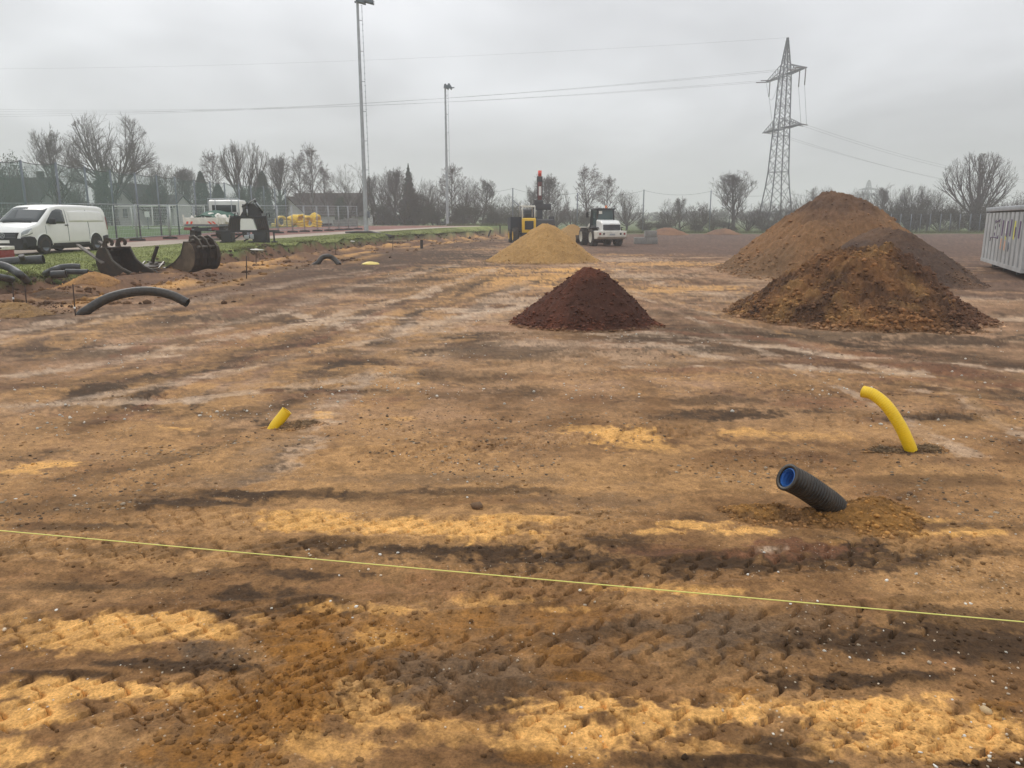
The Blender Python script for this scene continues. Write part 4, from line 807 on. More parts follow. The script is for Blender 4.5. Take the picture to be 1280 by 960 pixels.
# ---------------- van: x forward, y left, z up
def van():
    th = rad(84); fw = at(56, 319.6); hd = Vector((-math.cos(th), -math.sin(th), 0)); lf = Vector((-hd.y, hd.x, 0))
    org = Vector((fw.x, fw.y, 0)) - hd*1.62 - lf*.86; zz = gz(org.x, org.y)+.05
    e = empty('delivery_van', (org.x, org.y, zz), math.atan2(hd.y, hd.x), 'white panel van with black bumper parked on the path, cut by the left edge', 'van')
    def ztop(x):
        return float(np.interp(x, [-2.58, -2.52, -2.40, -2.2, -1.0, .3, .75, .95, 1.80, 2.10, 2.40, 2.55, 2.60], [1.30, 1.66, 1.84, 1.88, 1.92, 1.91, 1.87, 1.80, 1.20, 1.12, 1.00, .86, .72]))
    def wid(x): return float(np.interp(x, [-2.58, -2.45, -2.2, 1.6, 2.2, 2.45, 2.6], [.86, .93, .955, .955, .90, .80, .66]))
    def hw(x, z):   # side surface: tumblehome above the belt line, crease at 1.12
        b = wid(x); k = np.interp(z, [.20, .45, .80, 1.05, 1.12, 1.5, 1.80, 1.92], [.975, .995, 1.0, .992, .978, .925, .86, .80]); return b*float(k)
    xs = [-2.58, -2.54, -2.47, -2.36, -2.2, -1.9, -1.6, -1.2, -.8, -.4, 0, .3, .55, .75, .95, 1.15, 1.35, 1.55, 1.80, 1.95, 2.1, 2.25, 2.4, 2.5, 2.56, 2.60]
    def sect(x):
        zt = ztop(x); b = .28; pts = []; zs = [b+(zt-.13-b)*f for f in (0, .15, .3, .45, .6, .72, .84, .93, 1)]
        for z in zs: pts.append((hw(x, z), z))
        y0, z0 = pts[-1]
        for k in range(1, 6):
            a = k/6*PI/2; pts.append((y0-.13*(1-math.cos(a)) - (k/6)**2*.05, z0+.13*math.sin(a)))
        ye = pts[-1][0]
        for f in (.66, .33, 0): pts.append((ye*f, zt+.0+.015*(1-f)))
        return pts
    m = MB(); vs = []; n = 0
    for x in xs:
        s_ = sect(x); full = [(y, z) for y, z in s_]+[(-y, z) for y, z in s_[-2::-1]]; n = len(full); vs += [(x, y, z) for y, z in full]
    fs = [(i*n+k, i*n+k+1, (i+1)*n+k+1, (i+1)*n+k) for i in range(len(xs)-1) for k in range(n-1)]
    fs += [(i*n+n-1, i*n, (i+1)*n, (i+1)*n+n-1) for i in range(len(xs)-1)]
    fs += [tuple(range(n)), tuple((len(xs)-1)*n+k for k in range(n-1, -1, -1))]
    m.add(vs, fs, True); m.build('body', M['white_paint'], e)
    def side_patch(poly, off, mt, name, sgn=1, par=None, nz=6):
        """patch following the side surface: polygon given as lower and upper lines [(x, z lower, z upper)]"""
        m = MB(); k = nz; vs = []
        for x, a, b in poly:
            for j in range(k+1): z = a+(b-a)*j/k; vs.append((x, sgn*(hw(x, z)+off), z))
        fs = [(i*(k+1)+j, (i+1)*(k+1)+j, (i+1)*(k+1)+j+1, i*(k+1)+j+1) for i in range(len(poly)-1) for j in range(k)]
        m.add(vs, fs, True); o = m.build(name, mt, par or e)
        so = o.modifiers.new('s', 'SOLIDIFY'); so.thickness = .012; so.offset = 0; return o
    for sg in (1, -1):
        side_patch([(1.42, 1.17, 1.20), (1.25, 1.17, 1.37), (1.05, 1.17, 1.55), (.88, 1.17, 1.67), (.66, 1.17, 1.73), (.44, 1.17, 1.735), (.30, 1.17, 1.70)], .008, M['glass'], 'side_window', sg)
        side_patch([(.18, .46, 1.72), (.165, .46, 1.72)], .006, M['galv_dark'], 'door_gap', sg)
        side_patch([(-1.15, .46, 1.72), (-1.165, .46, 1.72)], .006, M['galv_dark'], 'door_gap', sg)
        side_patch([(1.50, .5, 1.1), (1.49, .5, 1.1)], .006, M['galv_dark'], 'door_gap', sg)
        side_patch([(.02, 1.24, 1.66), (-.6, 1.24, 1.69), (-1.6, 1.24, 1.69), (-2.1, 1.24, 1.66), (-2.28, 1.24, 1.50)], .010, M['white_paint'], 'pressed_panel', sg)
        side_patch([(.36, 1.085, 1.125), (.16, 1.085, 1.125)], .03, M['black_plastic'], 'door_handle', sg)
        side_patch([(1.30, .28, .40), (.6, .28, .40), (-.4, .28, .40), (-1.12, .28, .40)], .008, M['black_plastic'], 'sill', sg)
        side_patch([(-2.05, .28, .62), (-2.3, .28, .66), (-2.5, .28, .66), (-2.575, .28, .64)], .012, M['black_plastic'], 'rear_bumper_corner', sg)
        side_patch([(-2.44, .9, 1.45), (-2.50, .9, 1.42), (-2.545, .9, 1.40)], .010, M['red'], 'tail_light', sg)
        # wheel arches and wheels
        for wx in (1.62, -1.58):
            ar = MB(); poly = [(wx+.43*math.cos(a), .34+.43*math.sin(a)) for a in [PI*k/16 for k in range(17)]]+[(wx-.43, .26), (wx+.43, .26)]
            y = hw(wx, .5); ar.prism(poly, sg*(y-.10), sg*(y+.006), 'y'); ar.build('wheel_arch', M['black_plastic'], e)
            lip = MB().tube([(wx+.44*math.cos(a), sg*(hw(wx+.44*math.cos(a), .5)+.004), .34+.44*math.sin(a)) for a in [PI*k/20 for k in range(21)]], .022, 8).build('arch_lip', M['white_paint'], e)
            wheel(e, (wx, sg*(y-.10), .335), .335, .235, 'y', M['galv_dark'], .66, sg)
        # mirror
        mr = MB().box((1.26, sg*1.10, 1.26), (.14, .24, .24), Euler((0, 0, 0)), .04).build('mirror', M['black_plastic'], e)
        # headlight
        hl = [(2.20, .80, 1.00), (2.30, .76, .985), (2.40, .72, .95), (2.50, .70, .90), (2.56, .70, .82)]
        side_patch(hl, .012, mat('headlight_glass', (.42, .45, .47), .08, .3), 'headlight', sg)
        side_patch([(2.21, .84, .97), (2.40, .76, .80), (2.55, .71, .73)], .024, M['white_paint'], 'light_strip', sg)
        side_patch([(2.02, .28, .50), (2.12, .28, .66), (2.3, .28, .70), (2.45, .28, .69), (2.58, .28, .66)], .014, M['black_plastic'], 'bumper_corner', sg)
    # windshield following the front surface
    m = MB(); vs = []; xs_ = [.98, 1.15, 1.35, 1.55, 1.74]
    for x in xs_:
        zt = ztop(x); yw = sect(x)[-4][0]+.03
        for f in np.linspace(-1, 1, 9): vs.append((x+.010+.05*(1-f*f), yw*f, zt+.012+.02*(1-f*f)-.03*abs(f)**6))
    m.add(vs, [(i*9+k, i*9+k+1, (i+1)*9+k+1, (i+1)*9+k) for i in range(len(xs_)-1) for k in range(8)], True)
    o = m.build('windshield', M['glass'], e); so = o.modifiers.new('s', 'SOLIDIFY'); so.thickness = .014
    MB().tube([(1.80, -.6, 1.225), (1.78, 0, 1.25), (1.80, .6, 1.225)], .018, 6).build('wiper', M['black_plastic'], e)
    # grille, bumper, plate
    fx = 2.60
    g = MB().prism([(-.62, .84), (.62, .84), (.55, .60), (-.55, .60)], fx-.06, fx+.02, 'x').build('grille', M['black_plastic'], e)
    for z in (.655, .715, .775): MB().box((fx+.03, 0, z), (.02, 1.05, .018)).build('grille_bar', M['galv_dark'], g)
    # round badge with a three-pointed star
    b = MB().lathe([(.085, -.012), (.10, -.012), (.10, .012), (.085, .012), (.085, -.012)], 28, 'x', (fx+.055, 0, .725)).build('badge_ring', M['galv'], g)
    for k in range(3):
        a = PI/2+k*2*PI/3; c_ = (0, .725); tip = (.086*math.cos(a), .725+.086*math.sin(a)); l1 = (.018*math.cos(a+PI/3), .725+.018*math.sin(a+PI/3)); l2 = (.018*math.cos(a-PI/3), .725+.018*math.sin(a-PI/3))
        MB().prism([c_, l1, tip, l2], fx+.045, fx+.065, 'x').build('badge_star_arm', M['galv'], b)
    MB().prism([(-.80, .62), (.80, .62), (.83, .45), (.76, .22), (-.76, .22), (-.83, .45)], fx-.22, fx+.04, 'x').build('front_bumper', M['black_plastic'], e)
    MB().box((fx+.05, 0, .50), (.012, .52, .11)).build('number_plate', M['white_paint'], e)
    MB().box((0, 0, .24), (4.4, 1.5, .14)).build('underbody', M['black_plastic'], e)
    return e
van()
# ---------------- wheel loader: x forward (away from the camera), rear end faces us
def loader():
    c = at(763, 308.0); e = empty('wheel_loader', (c.x-.45, c.y+1.9, gz(c.x, c.y)), rad(90+11), 'white compact wheel loader with dark cab seen from behind', 'wheel loader')
    rw = mat('cream_rim', (.62, .60, .50), .5, 0, .2, 5)
    hood = MB().prism([(-2.30, .78), (-2.36, 1.02), (-2.26, 1.46), (-1.9, 1.62), (-1.0, 1.68), (-1.0, .78)], -.62, .62, 'y').build('engine_hood', M['white_paint'], e)
    bv = hood.modifiers.new('b', 'BEVEL'); bv.width = .09; bv.segments = 3
    g = MB().box((-2.37, 0, 1.20), (.08, 1.12, .34), Euler((0, rad(8), 0)), .03).build('rear_grille', M['black_plastic'], e)
    for k in range(6): MB().box((-2.42, 0, 1.07+k*.052), (.02, 1.06, .014)).build('grille_slat', M['galv_dark'], g)
    MB().box((-2.40, 0, 1.40), (.10, .22, .08), None, .02).build('hood_latch', M['white_paint'], e)
    cw = MB().prism([(-2.52, .98), (-2.52, .60), (-2.30, .46), (-1.55, .46), (-1.55, .98)], -.95, .95, 'y').build('counterweight', M['white_dirty'], e)
    bv = cw.modifiers.new('b', 'BEVEL'); bv.width = .05; bv.segments = 2
    for y in (-.80, -.55, .55, .80): MB().lathe([(.001, -.02), (.06, -.02), (.07, 0.0), (.06, .03)], 14, 'x', (-2.53, y, .80)).build('tail_light', M['red'] if abs(y) > .7 else M['black_plastic'], cw)
    MB().box((-2.53, 0, .76), (.02, .34, .10)).build('number_plate', M['galv'], cw)
    # cab
    cab = MB()
    P = {'rl': (-1.05, .58), 'rr': (-1.05, -.58), 'fl': (.25, .62), 'fr': (.25, -.62)}
    for k, (x, y) in P.items(): MB().bar((x, y, .95), (x*.92+(-.03), y*.90, 2.30), .09).build('cab_pillar', M['black_plastic'], e)
    MB().box((-.40, 0, 2.34), (1.55, 1.22, .10), None, .04).build('cab_roof', M['black_plastic'], e)
    MB().box((-.40, 0, 1.0), (1.35, 1.20, .55), None, .04).build('cab_base', M['black_plastic'], e)
    cg = mat('greenish_cab_glass', (.05, .085, .085), .08, 0, spec=.6)
    MB().prism([(-1.055, 1.28), (-1.025, 2.28), (.22, 2.28), (.25, 1.28)], -.54, .54, 'y').build('cab_glass', cg, e)
    MB().box((-1.085, .36, 2.12), (.02, .22, .18)).build('window_sticker', M['white_dirty'], e)
    MB().box((-1.095, .42, 1.55), (.02, .14, .14)).build('window_sticker', M['white_dirty'], e)
    MB().lathe([(.075, 0), (.08, .10), (.06, .16), (.001, .17)], 16, 'z', (-.62, -.15, 2.40)).build('beacon', M['beacon'], e)
    for y in (.80, -.80): 
        MB().tube([(.15, y*.8, 2.1), (.25, y, 2.15), (.25, y, 1.75)], .018, 6).build('mirror_arm', M['black_plastic'], e)
        MB().box((.25, y*1.06, 1.98), (.05, .18, .34), None, .02).build('mirror', M['black_plastic'], e)
    for x, y, s_ in ((-1.15, .82, 1), (-1.15, -.82, -1), (1.05, .82, 1), (1.05, -.82, -1)):
        wheel(e, (x, y, .56), .56, .42, 'y', rw, .55, s_)
        MB().box((x, y*.99, 1.17), (.95, .42, .05), None, .02).build('mudguard', M['white_dirty'] if x > 0 else M['black_plastic'], e)
    MB().box((0, 0, .62), (3.2, .6, .35), None, .04).build('chassis', M['black_plastic'], e)
    MB().prism([(.3, .6), (.3, 1.25), (1.2, 1.15), (1.7, .8), (1.7, .55)], -.35, .35, 'y').build('front_frame', M['white_dirty'], e)
    for y in (-.42, .42): MB().bar((1.0, y, 1.35), (2.45, y, .45), .12, .16).build('lift_arm', M['white_dirty'], e)
    MB().prism([(2.45, .62), (2.30, .35), (2.38, .12), (2.65, .05), (3.10, .08), (3.10, .11), (2.68, .10), (2.44, .17), (2.38, .36), (2.50, .60)], -1.0, 1.0, 'y').build('bucket', M['steel_dark'], e)
    MB().tube([(-1.35, -.45, 1.6), (-1.35, -.45, 2.05)], .04, 10).build('exhaust', M['black_plastic'], e)
loader()
# ---------------- site dumper behind the sand heap
def dumper():
    c = pt(659, 288, 55); z = gz(c.x, c.y); e = empty('site_dumper', (c.x-.2, c.y+1.2, z), rad(90+6), 'small yellow wheeled dumper half hidden behind the large sand heap', 'dumper')
    MB().box((-1.30, -.18, 1.25), (.35, .98, 1.05), None, .10).build('rear_cowl', M['yellow_m'], e)
    MB().box((-1.49, -.18, 1.28), (.04, .62, .60), None, .04).build('rear_grille', M['black_plastic'], e)
    rp = MB(); 
    for y in (-.62, .26): rp.tube([(-1.1, y, 1.5), (-1.1, y, 2.55), (-.9, y, 2.62), (.2, y, 2.62), (.35, y, 1.5)], .04, 8)
    rp.tube([(-1.1, -.62, 2.55), (-1.1, .26, 2.55)], .045, 8); rp.tube([(.2, -.62, 2.62), (.2, .26, 2.62)], .04, 8)
    rp.build('roll_frame', M['white_dirty'], e)
    MB().box((-.45, -.18, 2.62), (1.2, .9, .04)).build('roof_panel', M['white_dirty'], e)
    MB().box((-.5, -.18, 1.55), (.5, .55, .12), None, .04).build('seat', M['black_plastic'], e); MB().box((-.72, -.18, 1.85), (.1, .5, .5), None, .04).build('seat_back', M['black_plastic'], e)
    MB().tube([(-.1, -.18, 1.4), (.05, -.18, 1.85)], .03, 8).build('steering_column', M['black_plastic'], e)
    MB().prism([(.3, .9), (.2, 1.85), (2.5, 1.75), (2.1, .75), (.8, .7)], -.95, .95, 'y').build('skip', mat('dark_blue_skip', (.035, .045, .06), .6, 0, .3, 3), e)
    MB().box((.2, 0, .62), (3.4, .7, .3)).build('chassis', M['black_plastic'], e)
    for x, y, s_ in ((-1.0, .72, 1), (-1.0, -.72, -1), (1.4, .75, 1), (1.4, -.75, -1)): wheel(e, (x, y, .55), .55, .42, 'y', M['yellow_m'], .5, s_)
dumper()
def digger():
    c = pt(672, 287, 64); z = gz(c.x, c.y); e = empty('excavator', (c.x+.1, c.y, z), rad(90), 'dark excavator with red boom raised upright behind the sand heap', 'excavator')
    dk = mat('dark_grey_paint', (.045, .047, .052), .5, 0, .3, 2)
    for y in (-1.0, 1.0):
        t = MB().prism([(-1.7, .35), (-1.5, .08), (1.5, .08), (1.7, .35), (1.7, .55), (1.5, .78), (-1.5, .78), (-1.7, .55)], y-.28, y+.28, 'y').build('track', M['rubber'], e)
        for k in range(14): MB().box((-1.5+k*3.0/13, y, .80), (.07, .58, .05)).build('track_plate', M['steel_dark'], t)
    hs = MB().box((-.2, 0, 1.45), (2.6, 2.5, 1.0), None, .12).build('upper_structure', dk, e)
    MB().box((-1.55, 0, 1.45), (.45, 2.45, 1.05), None, .15).build('counterweight', dk, e)
    MB().box((.55, .80, 2.15), (1.2, .85, 1.5), None, .08).build('cab', dk, e); MB().box((-.07, .80, 2.35), (.04, .7, .8)).build('cab_window', M['glass'], e)
    e.scale = (1, 1, .85); bm_ = MB().bar((.9, -.1, 1.6), (.95, -.1, 3.1), .46, .45).build('boom_foot', dk, e)
    MB().box((.95, -.25, 3.15), (.5, 1.55, .58), None, .05).build('cross_head', dk, e)
    MB().box((.95, .0, 3.55), (.55, .75, .50), None, .05).build('swivel_block', dk, e)
    mr_ = mat('faded_red_paint', (.17, .05, .045), .5, 0, .35, 4)
    col = MB().box((.95, -.08, 4.85), (.26, .32, 2.3), None, .03).build('boom', mr_, e)
    MB().box((.95, .12, 4.6), (.1, .06, 2.9)).build('hose_bundle', M['black_plastic'], col); MB().box((.95, -.28, 4.9), (.1, .06, 2.2)).build('hose_bundle', M['black_plastic'], col)
    MB().box((.79, -.10, 4.65), (.02, .20, .85)).build('white_panel', M['white_paint'], col)
    MB().box((.95, -.08, 5.75), (.34, .46, .5), None, .04).build('upper_block', dk, e)
    MB().tube([(.95, -.08, 6.0), (.95, -.08, 6.55)], .15, 14).build('tip_cylinder', M['orange_red'], e)
    MB().box((.6, -1.05, 1.9), (1.0, .45, .7), None, .05).build('side_box', dk, e)
digger()
# ---------------- tipper truck seen from behind
def truck():
    c = at(248, 302); e = empty('tipper_truck', (c.x, 45.0, gz(-17.5, 45)+.04), rad(90-2), 'white flatbed truck loaded with bags under a green net', 'truck')
    bed = MB().box((1.6, 0, .86), (3.3, 2.05, .10)).build('bed_floor', M['galv_dark'], e)
    tb = MB().box((-.06, 0, 1.10), (.05, 2.05, .38), None, .01).build('tailboard', M['white_dirty'], e)
    for y in (-.82, -.58, .58, .82):
        s_ = 1 if y > 0 else -1
        MB().prism([(y-.09, .93), (y+.03, .93), (y+.03+.10*s_*-1+.06, 1.07), (y-.09+.10*s_*-1+.06, 1.07)], -.095, -.085, 'x').build('red_stripe', M['orange_red'], tb)
    for y in (-1.02, 1.02): MB().box((1.6, y, 1.10), (3.25, .04, .38), None, .01).build('sideboard', M['white_dirty'], e)
    for x, y in ((-.02, 1.0), (-.02, -1.0), (1.6, -1.03), (1.6, 1.03), (3.2, -1.02), (3.2, 1.02)): MB().box((x, y, 1.15), (.07, .07, .60)).build('post', M['white_dirty'], e)
    cab = MB().prism([(3.45, .70), (3.45, 2.28), (3.60, 2.36), (4.45, 2.34), (5.05, 1.75), (5.35, 1.25), (5.40, .55), (3.55, .50)], -.98, .98, 'y').build('cab', M['white_paint'], e)
    bv = cab.modifiers.new('b', 'BEVEL'); bv.width = .07; bv.segments = 3
    MB().box((3.44, .0, 1.84), (.04, 1.50, .42), None, .05).build('rear_window', M['glass'], cab)
    for y in (-.985, .985): MB().prism([(3.85, 1.45), (3.85, 2.1), (4.45, 2.1), (4.95, 1.5)], y-.006, y+.006, 'y').build('side_window', M['glass'], cab)
    for y in (-1.15, 1.15): MB().box((4.7, y, 1.6), (.1, .16, .34), None, .03).build('mirror', M['black_plastic'], cab)
    r_ = MB(); r_.tube([(3.36, -.95, .9), (3.36, -.95, 2.42), (3.36, .95, 2.42), (3.36, .95, .9)], .035, 8); r_.tube([(3.36, -.5, .95), (3.36, -.5, 2.42)], .025, 6); r_.tube([(3.36, .5, .95), (3.36, .5, 2.42)], .025, 6); r_.build('headboard_frame', M['galv'], e)
    for y in (-.80, .80):
        MB().box((-.02, y, .66), (.06, .42, .16), None, .02).build('tail_light', M['red'], e)
    MB().box((0, 0, .62), (.06, 1.9, .08)).build('rear_bar', M['galv_dark'], e)
    MB().box((2.4, 0, .62), (5.0, .8, .2)).build('chassis', M['black_plastic'], e)
    for x, y, s_ in ((1.0, -.82, -1), (1.0, .82, 1), (4.55, -.85, -1), (4.55, .85, 1)): wheel(e, (x, y, .38), .38, .26 if x > 2 else .40, 'y', M['galv_dark'], .6, s_)
    for x in (.75,): 
        for y in (-1.0, 1.0): MB().box((x, y*.98, .62), (1.1, .36, .04)).build('mudguard', M['black_plastic'], e)
    # load: white sacks and the net, things of their own
    L0 = e.matrix_basis
    bp = [('white sack at the tailboard, left of three', -.62, .42), ('white sack at the tailboard, in the middle of three', 0.0, .42), ('white sack at the tailboard, right of three', .60, .42)]
    for i, (lab, y, x) in enumerate(bp):
        q = L0 @ Vector((x, y, .92)); o = crumple('sack', q, .42, .34, .46, M['white_dirty'], lab+' on the white truck bed', 'sack', 20+i); o['group'] = 'sacks on the truck bed'
    q = L0 @ Vector((1.2, -.35, 1.0)); o = crumple('sack', q, .75, .5, .75, M['white_dirty'], 'largest white sack in the middle of the truck bed', 'sack', 31); o['group'] = 'sacks on the truck bed'
    # green net draped between posts over the sacks
    n = 26; xs = np.linspace(.3, 3.2, n); ys = np.linspace(-1.0, 1.02, n); X, Y = np.meshgrid(xs, ys); X = X.ravel(); Y = Y.ravel()
    Z = 1.22+.30*sstep(.3, 2.4, X)+.18*np.cos(Y*2.2)+.10*fbm(X*2.2, Y*2.2, 4, 3); i = (np.arange(n-1)[:, None]*n+np.arange(n-1)[None]).ravel()
    Fk = np.stack([i, i+1, i+n+1, i+n], 1)
    o = link_mesh('cargo_net', np_mesh('cargo_net', np.stack([X, Y, Z], 1), Fk, True), M['green_net'], None, e.location); o.rotation_euler = e.rotation_euler; so = o.modifiers.new('s', 'SOLIDIFY'); so.thickness = .02
    tag(o, 'green net thrown over the sacks on the white truck', 'net')
truck()
# ---------------- dark hydraulic attachment standing on the turf before the truck
def attachment():
    c = at(312, 304.5); e = empty('hydraulic_attachment', (c.x, c.y, gz(c.x, c.y)+.05), rad(2), 'black hydraulic paving attachment with a white panel on the turf before the truck', 'machine attachment')
    k = .044   # metres to a photograph pixel there
    dk = M['black_plastic']
    MB().box((-.15, 0, .60), (3.1, .16, .10)).build('front_beam', dk, e); MB().box((-.1, .9, .60), (2.9, .12, .10)).build('rear_beam', dk, e)
    for x in (-1.35, -.2, 1.35): MB().box((x, .45, .60), (.10, .9, .09)).build('cross_beam', dk, e)
    for x, w_ in ((-1.20, .55), (.55, .75)): MB().box((x, .3, .30), (w_, .7, .55), None, .04).build('lower_box', dk, e)
    for x in (-.65, .05): MB().bar((x-.35, .05, .08), (x+.45, .05, .55), .07).build('brace', dk, e)
    for x in (1.05, 1.32): MB().box((x, 0, .28), (.07, .07, .56)).build('leg', dk, e)
    for x in (-1.4, .1, .9, 1.32): MB().box((x, .0, .04), (.25, .3, .07)).build('foot', dk, e)
    for x0_, w_ in ((-.78, .62), (.78, .62)):
        sp = MB().prism([(x0_-w_/2, .66), (x0_+w_/2, .66), (x0_+w_/2-.10*np.sign(x0_), 1.28), (x0_-w_/2-.14*np.sign(x0_), 1.28)], -.05, .05, 'y').build('ribbed_plate', dk, e)
        for j in range(6):
            xx = x0_-w_/2+.06+j*w_/6; MB().bar((xx, -.07, .68), (xx-.11*np.sign(x0_), -.07, 1.26), .035).build('rib', M['steel_dark'], sp)
    MB().prism([(-.42, .66), (.42, .66), (.26, 1.22), (-.40, 1.22)], -.04, .02, 'y').build('white_panel', M['white_paint'], e)
    MB().box((0, .15, 1.33), (1.9, .25, .14), None, .03).build('top_beam', dk, e)
    MB().prism([(-.45, 1.35), (.75, 1.35), (.62, 1.75), (.35, 2.02), (.05, 2.05), (-.2, 1.75)], .08, .22, 'y').build('tower', dk, e)
    for a, b, r_ in (((-.25, 0, 1.85), (.45, 0, 2.30), .06), ((.40, 0, 2.25), (.80, 0, 1.55), .06), ((-.05, -.02, 1.4), (.0, -.02, 1.95), .05)): MB().tube([a, b], r_, 10).build('cylinder', dk, e)
    for a, b in (((.1, -.08, 2.05), (.5, -.08, 2.28)), ((.52, -.06, 2.1), (.78, -.06, 1.75)), ((.02, -.08, 1.42), (.02, -.08, 1.75))): MB().tube([a, b], .035, 8).build('piston_rod', M['galv'], e)
    for a, b in ((-.7, 1.45), (.95, 1.42)): MB().tube([(a, 0, b-.1), (a+.05, 0, b+.1), (a+.18, 0, b+.12), (a+.2, .02, b-.1)], .03, 8).build('hose', dk, e)
    MB().box((-.1, -.1, .30), (.26, .06, .20), None, .02).build('valve', M['galv'], e); MB().box((.18, -.1, .32), (.2, .05, .26), None, .02).build('valve', M['galv'], e)
attachment()
# ---------------- roll-off container on the right
def container():
    f = pt(1283, 338.5, 22.2); nrt = pt(1231, 327, 29.0)
    a = Vector((nrt.x, nrt.y, 0)); b = Vector((f.x, f.y, 0)); d = (b-a).normalized(); Ln = 7.4; q = math.atan2(d.y, d.x)
    # local x runs along the visible side towards us; the far left edge is at x = 0
    zz = .02; e = empty('skip_container', (a.x, a.y, zz), q, 'grey ribbed steel roll-off container with graffiti at the right edge', 'container')
    H0, H1, W = .20, 2.04, 2.35
    gal = mat('container_paint', (.46, .475, .48), .6, .1, col2=(.34, .345, .34), scale=2.2)
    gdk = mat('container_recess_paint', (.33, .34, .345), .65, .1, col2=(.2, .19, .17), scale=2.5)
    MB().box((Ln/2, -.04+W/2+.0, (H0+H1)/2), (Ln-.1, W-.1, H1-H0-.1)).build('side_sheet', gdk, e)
    n = 11
    for k in range(n):
        x = .22+k*(Ln-.44)/(n-1)
        for y, s_ in ((-.03, -1), (W-.07, 1)):
            MB().prism([(x-.27, y), (x+.27, y), (x+.21, y+s_*.11), (x-.21, y+s_*.11)], H0+.10, H1-.12, 'z').build('wall_rib', gal, e)
    for y in (-.13, W+.03): MB().box((Ln/2, y+.06, H1), (Ln+.05, .20, .15), None, .02).build('top_rail', M['galv'], e); MB().box((Ln/2, y+.05, H0+.05), (Ln, .14, .12)).build('bottom_rail', gal, e)
    for x in (.02, Ln-.02): MB().box((x, W/2, (H0+H1)/2), (.16, W+.1, H1-H0-.02), None, .02).build('end_wall', gal, e)
    MB().bar((-.08, -.1, H0), (-.08, -.1, H1), .05).build('hinge_post', M['galv_dark'], e)
    for x in (.9, 3.0, 5.2): MB().box((x, W/2, .12), (.22, W-.3, .2)).build('cross_member', M['black_plastic'], e)
    for y in (.55, W-.65): MB().box((Ln/2, y, .10), (Ln-.1, .14, .16)).build('skid_rail', M['black_plastic'], e)
    for x in (.5, Ln-.3):
        for y in (.3, W-.4): MB().tube([(x, y-.12, .11), (x, y+.12, .11)], .11, 14).build('roller', M['rubber'], e)
    # graffiti: sprayed strokes on the ribs, built as thin paint films
    pu = mat('purple_spray', (.10, .055, .13), .7); ye = mat('yellow_spray', (.62, .60, .10), .7); orr = mat('orange_spray', (.60, .36, .24), .7); wh = mat('white_spray', (.62, .62, .60), .7)
    def rx(k): return .22+k*(Ln-.44)/(n-1)
    for k, zc, h_, m_ in ((5, 1.42, .50, pu), (5.86, 1.45, .38, wh), (6.14, 1.40, .5, pu), (7, 1.44, .52, pu), (7.9, 1.38, .55, ye), (6, 1.12, .12, ye), (8.1, 1.32, .3, pu), (9, 1.4, .5, pu), (5, .92, .34, orr), (6, .88, .30, orr)):
        MB().box((rx(k), -.145, zc), (.19, .006, h_), Euler((0, rad(4), 0))).build('spray_paint', m_, e)
    def stroke(P, m_): MB().tube([(x, -.143, z) for x, z in P], .016, 5).build('spray_line', m_, e)
    for x, z in ((rx(3)-.05, 1.62), (rx(4), 1.66), (rx(3), 1.42), (rx(4)+.05, 1.5), (rx(3)-.02, 1.20), (rx(4), 1.12)): stroke([(x-.04, z), (x+.05, z+.05), (x+.02, z-.06)], pu)
    stroke([(rx(2)-.05, .95), (rx(2)+.02, 1.08), (rx(3), 1.10), (rx(4)-.1, 1.08), (rx(4)+.05, 1.1)], pu); stroke([(rx(4)+.05, 1.68), (rx(3)+.05, 1.60)], pu)
    stroke([(rx(7)-.08, 1.0), (rx(7)+.04, .98), (rx(7)+.08, .84), (rx(7)-.02, .72), (rx(7)-.09, .84), (rx(7)-.08, 1.0)], M['galv_dark'])
container()
# ---------------- concrete blocks, stacked
blk = None
for i, (px, pyb, dz, lab) in enumerate(((800.5, 305, 0, 'left block of the lower pair right of the wheel loader'), (815, 305, 0, 'right block of the lower pair right of the wheel loader'), (813.5, 305, .46, 'single block on top of the lower pair by the wheel loader'))):
    c = at(px, pyb); m = MB().box((0, 0, .225), (.80, .45, .45), None, .02).build('concrete_block', M['concrete'], None, (c.x, c.y+.25, gz(c.x, c.y)+dz), rad(2)) if blk is None else copy_tree(blk)
    if blk is None: blk = m
    m.location = (c.x, c.y+.25, gz(c.x, c.y)+dz); tag(m, 'grey concrete '+lab, 'concrete block', 'concrete blocks beside the loader')
